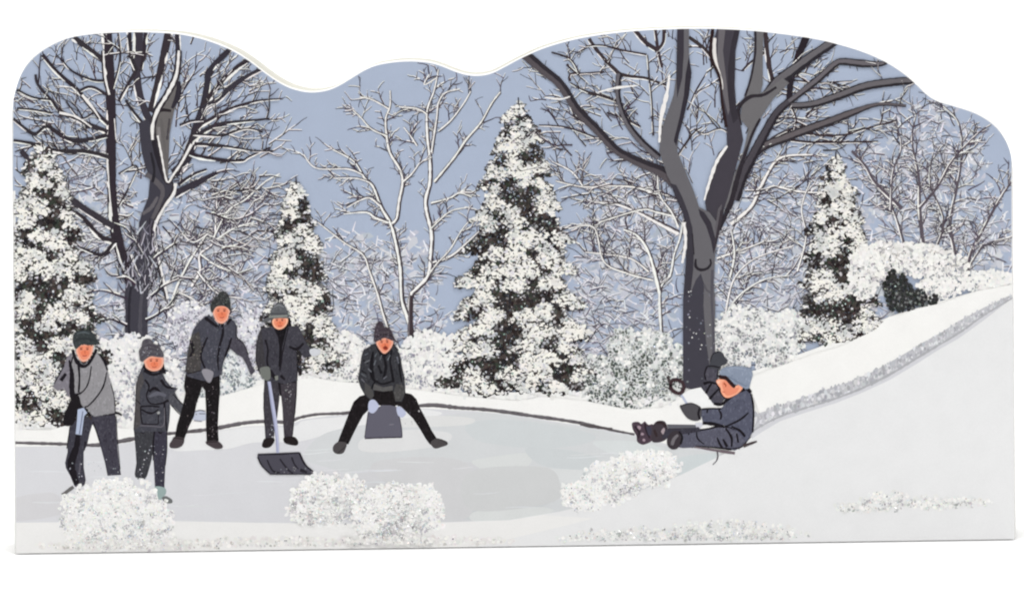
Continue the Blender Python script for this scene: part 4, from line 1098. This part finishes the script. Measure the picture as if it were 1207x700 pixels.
# 6: sledder
DIM.clear()
p = person('seated person in blue grey hat waving one arm while sliding on a shovel')
sd = part('sled_shovel', 'shovel the seated figure rides, its handle pointing forward')
tr = sub('trousers', p); jk = sub('jacket', p); gv = sub('mitten', p); ht = sub('hat', p)
poly(bank, [(804, 464), (812, 459), (826, 456), (834, 467), (845, 477), (830, 480), (812, 478)], (236, 236, 235))
stroke(sd, [(803, 465), (808, 473), (813, 482)], 3, (184, 190, 210))
stroke(sd, [(790, 455), (791, 449), (797, 447), (804, 450), (806, 457), (802, 463), (796, 462), (791, 458), (790, 453)], 4.2, (62, 46, 50))
stroke(sd, [(787, 443), (789, 450)], (4, 3), (70, 62, 62))
poly(sd, [(786, 499.5), (822, 500), (823, 505), (788, 506.5)], (98, 98, 105))
stroke(sd, [(787, 505), (822, 504)], 1.2, (56, 50, 54))
poly(sd, [(819, 498), (827, 497), (829, 500), (825, 505), (821, 504)], (206, 206, 214))
# feet at the front
for bp, cc in (([(745, 498), (752, 496.5), (756, 499), (760, 496), (764, 500), (770, 500), (771, 512), (768, 519), (763, 522), (757, 523.5), (751, 520), (750, 513), (746, 506)], (74, 60, 70)),
               ([(770, 500), (775, 495.5), (783, 496), (786.5, 502), (788, 511), (784, 518), (775, 521), (768, 519), (768, 506)], (64, 56, 62))):
    b_ = sub('boot', p); poly(b_, bp, cc, sm=True)
    if cc[0] == 74:
        for q in ((753, 503.5, 2.6), (757, 511, 2.2), (759, 518, 1.6)): blob(b_, q[0], q[1], q[2], (160, 140, 150), 7, 0.3)
        lines(b_, [([(748, 502), (753, 508), (752, 516)], (2, 3, 2)), ([(760, 499), (762, 508), (766, 516)], (2, 2.5, 1.5))], (44, 34, 42))
        stroke(b_, [(764, 502), (767, 512)], (6, 5), (62, 60, 74))
    else:
        blob(b_, 782, 508, 3, (166, 152, 156), 7, 0.3, 0.8, 1.3)
        lines(b_, [([(774, 498), (780, 498), (785, 502)], 3), ([(771, 506), (774, 514)], (3, 3))], (50, 38, 40))
poly(tr, [(797, 510), (805, 506.5), (822, 506.5), (845, 502), (862, 502), (874, 508), (884, 514), (878, 524), (866, 530.5), (850, 528), (830, 526), (805, 527.5), (797, 526)], (88, 88, 102))
lines(tr, [([(798, 508), (812, 507), (830, 505.5), (848, 502), (862, 503)], (3, 2, 2, 2.5)), ([(821, 507), (822, 516), (830, 523)], (1.2, 2, 1)), ([(811, 508), (812, 512)], (3, 1.5)), ([(845, 515), (848, 522), (851, 527)], (1.2, 3, 3)), ([(852, 517), (857, 526)], (2, 4)), ([(855, 504), (862, 515), (862, 526)], (2, 3, 2)), ([(860, 503), (870, 507), (877, 515)], (2, 3, 4)), ([(868, 510), (870, 521)], (2, 2)), ([(820, 525), (840, 526.5), (862, 529)], (1, 1.5, 3)), ([(863, 528), (874, 526), (884, 514)], 1.5)])
poly(tr, [(784, 506), (800, 505), (824, 503), (826, 508), (800, 512), (788, 516), (780, 516)], (58, 56, 66))
b_ = sub('boot', p)
poly(b_, [(786, 518), (789, 511), (795, 507), (801, 508), (804.5, 514), (803, 522), (798, 528), (792, 529), (787, 525)], (58, 52, 57), sm=True)
stroke(b_, [(792, 524), (794, 517), (799, 512)], (3, 4, 2.5), (112, 108, 112)); lines(b_, [([(800, 508), (804, 514), (802, 523)], 2.5)])
poly(jk, [(833, 432), (846, 434), (847, 438), (845, 448), (849, 458), (856, 468), (850, 474), (840, 475), (834, 466), (828, 457), (829, 451), (831, 446), (830.5, 440)], (76, 74, 84))
poly(jk, [(864, 467), (872, 462), (880, 457), (885, 463), (887.5, 475), (888, 490), (887, 509), (880, 520), (874, 514), (866, 505), (852, 500), (840, 500), (828, 496), (825, 483), (840, 481), (850, 480.5), (857, 473)], (84, 86, 102))
lines(jk, [([(833, 432), (830.5, 440), (832, 448)], 1.8), ([(846, 435), (845, 448)], 1.5), ([(829, 452), (836, 450), (845, 452)], (3.5, 3, 2)), ([(832, 463), (836, 455), (840, 450)], (3.5, 2.5, 1.5)), ([(836, 470), (843, 462), (848, 457)], (3, 2.5, 1.5)), ([(845, 450), (850, 462), (857, 470)], (2.5, 3, 3)), ([(841, 475), (850, 476), (858, 470), (868, 462), (878, 458)], (3, 4, 3, 4, 4)),
             ([(825, 482), (836, 481), (850, 481)], 1.8), ([(834, 482), (833, 486)], 2), ([(847, 482), (850, 488), (849, 494)], (2, 2.5, 1.5)), ([(828, 498), (840, 499), (852, 502)], (3, 4.5, 3)), ([(882, 486), (872, 494), (860, 500), (852, 503)], (1.5, 2.5, 2, 2)), ([(862, 502), (872, 507), (878, 514)], (2, 3, 3)), ([(885, 464), (887.5, 476), (888, 490), (887, 509)], 2.2), ([(880, 457), (885, 462)], 4)])
poly(gv, [(836, 430), (838, 420), (842, 415), (848, 413.5), (852, 416), (854, 420), (857.5, 424), (855.5, 429), (850, 431), (848, 435), (834, 432.5)], (66, 67, 73), sm=True)
lines(gv, [([(833, 431.5), (840, 431), (849, 433)], 1.6), ([(837, 426), (840, 417), (847, 414)], 1)])
poly(gv, [(801, 478), (806, 476.5), (814, 474), (822, 477), (826.5, 481), (826, 492), (821, 495.5), (813, 494), (807, 489)], (78, 76, 80), sm=True)
lines(gv, [([(825, 480), (823, 487), (825, 494)], 2.6), ([(802, 478), (814, 474.5), (825, 479)], 1)])
face(p, [(844.5, 448), (849, 446), (855, 445), (860, 450), (866, 454.5), (872, 452.5), (875, 457), (869, 463.5), (860, 467.5), (854, 467), (850, 462), (848.5, 457), (846, 453)], 859, 458, 9, pale=(246, 172, 140)) if False else None
poly(p, [(844, 448), (849, 446), (855, 445), (860, 450), (866, 454.5), (872, 452.5), (875, 457), (869, 463.5), (860, 468), (854, 467.5), (850, 462), (849, 457), (846, 453)], (246, 170, 138), sm=True)
poly(p, [(851, 450), (856, 448), (861, 453), (866, 457), (871, 456), (868, 462), (860, 465.5), (855, 464.5), (852, 458)], SKIN, sm=True)
blob(p, 846.5, 450, 2.0, (246, 196, 172), 7, 0.2)
stroke(p, [(853, 451), (855.5, 453.5), (855, 455.5)], (1.6, 1.2), (170, 82, 52))
stroke(p, [(851, 461), (854.5, 462)], 0.9, (196, 88, 68))
poly(p, [(847, 442.5), (850, 440), (856, 442.5), (862, 448.5), (867, 453.5), (865, 457), (860, 453), (855, 447.5), (848, 446)], (46, 28, 30), sm=True)
poly(ht, [(848, 438), (851, 434), (856, 432), (865, 431), (875, 431.5), (884, 434), (887, 440), (885, 449), (882, 457.5), (877, 457), (870, 453), (866, 452.5), (861, 447.5), (856, 442.5), (849, 441.5)], (134, 144, 162), sm=True)
stroke(ht, [(858, 443), (868, 449), (880, 455)], (1, 1.4, 1), (112, 122, 140))
stroke(ht, [(856, 434.5), (868, 433), (880, 436)], (1, 2, 1), (148, 158, 176))
stroke(sd, [(818, 526), (845, 530.5), (866, 533.5)], (1.5, 2.5, 3.5), (112, 100, 106))
stroke(sd, [(876, 525), (892, 519.5)], (4, 2), (72, 62, 64))
stroke(sd, [(845, 531), (846, 537), (844, 543), (840, 547)], (2, 1.8, 1), (96, 92, 96))

# ---------------------------------------------------------------- glittered bushes along the front
FIG.clear()
GB = dict(dark=(172, 172, 175), base=(242, 241, 239), gdens=0.75, rel=0.6, gr=(0.5, 1.2), speck=0.10, edge=0.32, sp=2.8)
bush('glittery white bush at the lower left, largest of the front bushes', [(135, 606, 60, 42), (108, 615, 36, 28), (165, 618, 40, 28)], 0.16, **GB)
bush('glittery white bush below the upright shovel', [(385, 588, 40, 30), (362, 600, 22, 18), (415, 584, 20, 22)], 0.18, **GB)
bush('round glittery white bush overlapping its neighbour below the crouching figure', [(468, 604, 50, 34), (450, 612, 34, 28), (497, 600, 26, 30)], 0.16, **GB)
bush('glittery white bush sloping up the bank below the sledder', [(690, 584, 28, 18), (722, 568, 34, 24), (757, 552, 38, 22), (778, 548, 24, 16)], 0.12, **GB)
GD = dict(dark=(176, 176, 177), base=(226, 226, 224), gdens=0.7, rel=0.7, edge=0.6, gr=(0.5, 1.0), speck=0.18, sp=3.0)
bush('long thin glitter drift along the bottom edge', [(770, 630, 90, 8), (850, 625, 70, 11), (905, 628, 50, 6), (690, 634, 40, 4)], 0.2, name='glitter_drift', **GD)
bush('short glitter drift on the right of the slope', [(1045, 590, 32, 10), (1100, 591, 60, 7), (1015, 598, 40, 5), (1150, 590, 26, 3)], 0.2, name='glitter_drift', **GD)
bush('faint glitter drift under the three left bushes', [(170, 641, 100, 6), (330, 638, 120, 5), (500, 636, 110, 5), (80, 642, 40, 4)], 0.1, name='glitter_drift', dark=(190, 188, 186), base=(228, 226, 223), gdens=0.3, rel=0.8, gr=(0.4, 0.9), speck=0.12, sp=3.4)

# ---------------------------------------------------------------- link the print
made = {}
for a in ARTS:
    if not isinstance(a.parent, Art):
        a.parent = root
        a.build()
for a in ARTS:
    if isinstance(a.parent, Art):
        if not a.f: continue
        a.parent = a.parent.ob
        a.build()
for a in ARTS:
    if a.f and getattr(a, 'ob', None) and a.name in ('boot', 'gloves', 'mitten', 'hat', 'jacket', 'coat', 'trousers'):
        pass

# ---------------------------------------------------------------- white paper sweep under and behind the board
def sweep():
    m, nt, b = new_mat('white_paper')
    tc = nt.nodes.new('ShaderNodeTexCoord')
    n = nt.nodes.new('ShaderNodeTexNoise'); n.inputs['Scale'].default_value = 30; n.inputs['Detail'].default_value = 4
    nt.links.new(tc.outputs['Object'], n.inputs['Vector'])
    cr = nt.nodes.new('ShaderNodeValToRGB')
    cr.color_ramp.elements[0].color = (0.91, 0.91, 0.91, 1); cr.color_ramp.elements[1].color = (0.94, 0.94, 0.94, 1)
    nt.links.new(n.outputs['Fac'], cr.inputs[0]); nt.links.new(cr.outputs[0], b.inputs['Base Color'])
    b.inputs['Roughness'].default_value = 0.85; b.inputs['Specular IOR Level'].default_value = 0.1
    prof = [(-0.8, 0.0), (0.35, 0.0)]
    r = 0.25
    for k in range(1, 13):
        t = k / 12 * math.pi / 2
        prof.append((0.35 + r * math.sin(t), r - r * math.cos(t)))
    prof.append((0.6, 1.0))
    vs, fs = [], []
    for y, z in prof:
        vs += [(-0.9, y, z - 0.000002), (0.9, y, z - 0.000002)]
    for i in range(len(prof) - 1):
        fs.append([2 * i, 2 * i + 1, 2 * i + 3, 2 * i + 2])
    me = bpy.data.meshes.new('backdrop'); me.from_pydata(vs, [], fs); me.materials.append(m)
    for p_ in me.polygons: p_.use_smooth = True
    o = bpy.data.objects.new('backdrop', me); COL.objects.link(o)
    o['kind'] = 'structure'; o['label'] = 'seamless white paper sweep under and behind the cutout'
sweep()

# ---------------------------------------------------------------- studio light
def area(name, loc, target, sx, sy, power):
    l = bpy.data.lights.new(name, 'AREA'); l.shape = 'RECTANGLE'; l.size = sx; l.size_y = sy; l.energy = power
    o = bpy.data.objects.new(name, l); COL.objects.link(o)
    o.location = loc
    o.rotation_euler = (Vector(target) - Vector(loc)).to_track_quat('-Z', 'Y').to_euler()
    return o
area('softbox', (-0.75, -1.0, 0.95), (0, 0, 0.06), 0.6, 0.6, 2.6)
area('softbox', (0.75, -1.0, 0.95), (0, 0, 0.06), 0.6, 0.6, 2.5)
area('added_backdrop_fill', (0, 0.14, 0.75), (0, 0.6, 0.42), 1.0, 0.25, 5)  # added fill behind the board, burns the paper wall out to white
area('added_floor_fill', (0, -0.45, 1.2), (0, -0.3, 0), 0.9, 0.4, 10.6)  # added fill from above, whitens the paper in front of the board

w = bpy.data.worlds.new('World'); SC.world = w; w.use_nodes = True
bg = w.node_tree.nodes['Background']; bg.inputs[0].default_value = (1, 1, 1, 1); bg.inputs[1].default_value = 0.3

SC.view_settings.view_transform = 'Standard'
SC.view_settings.look = 'None'
SC.view_settings.exposure = 0
SC.view_settings.gamma = 1
SC.cycles.max_bounces = 6
SC.cycles.use_denoising = True
SC.cycles.filter_width = 2.2
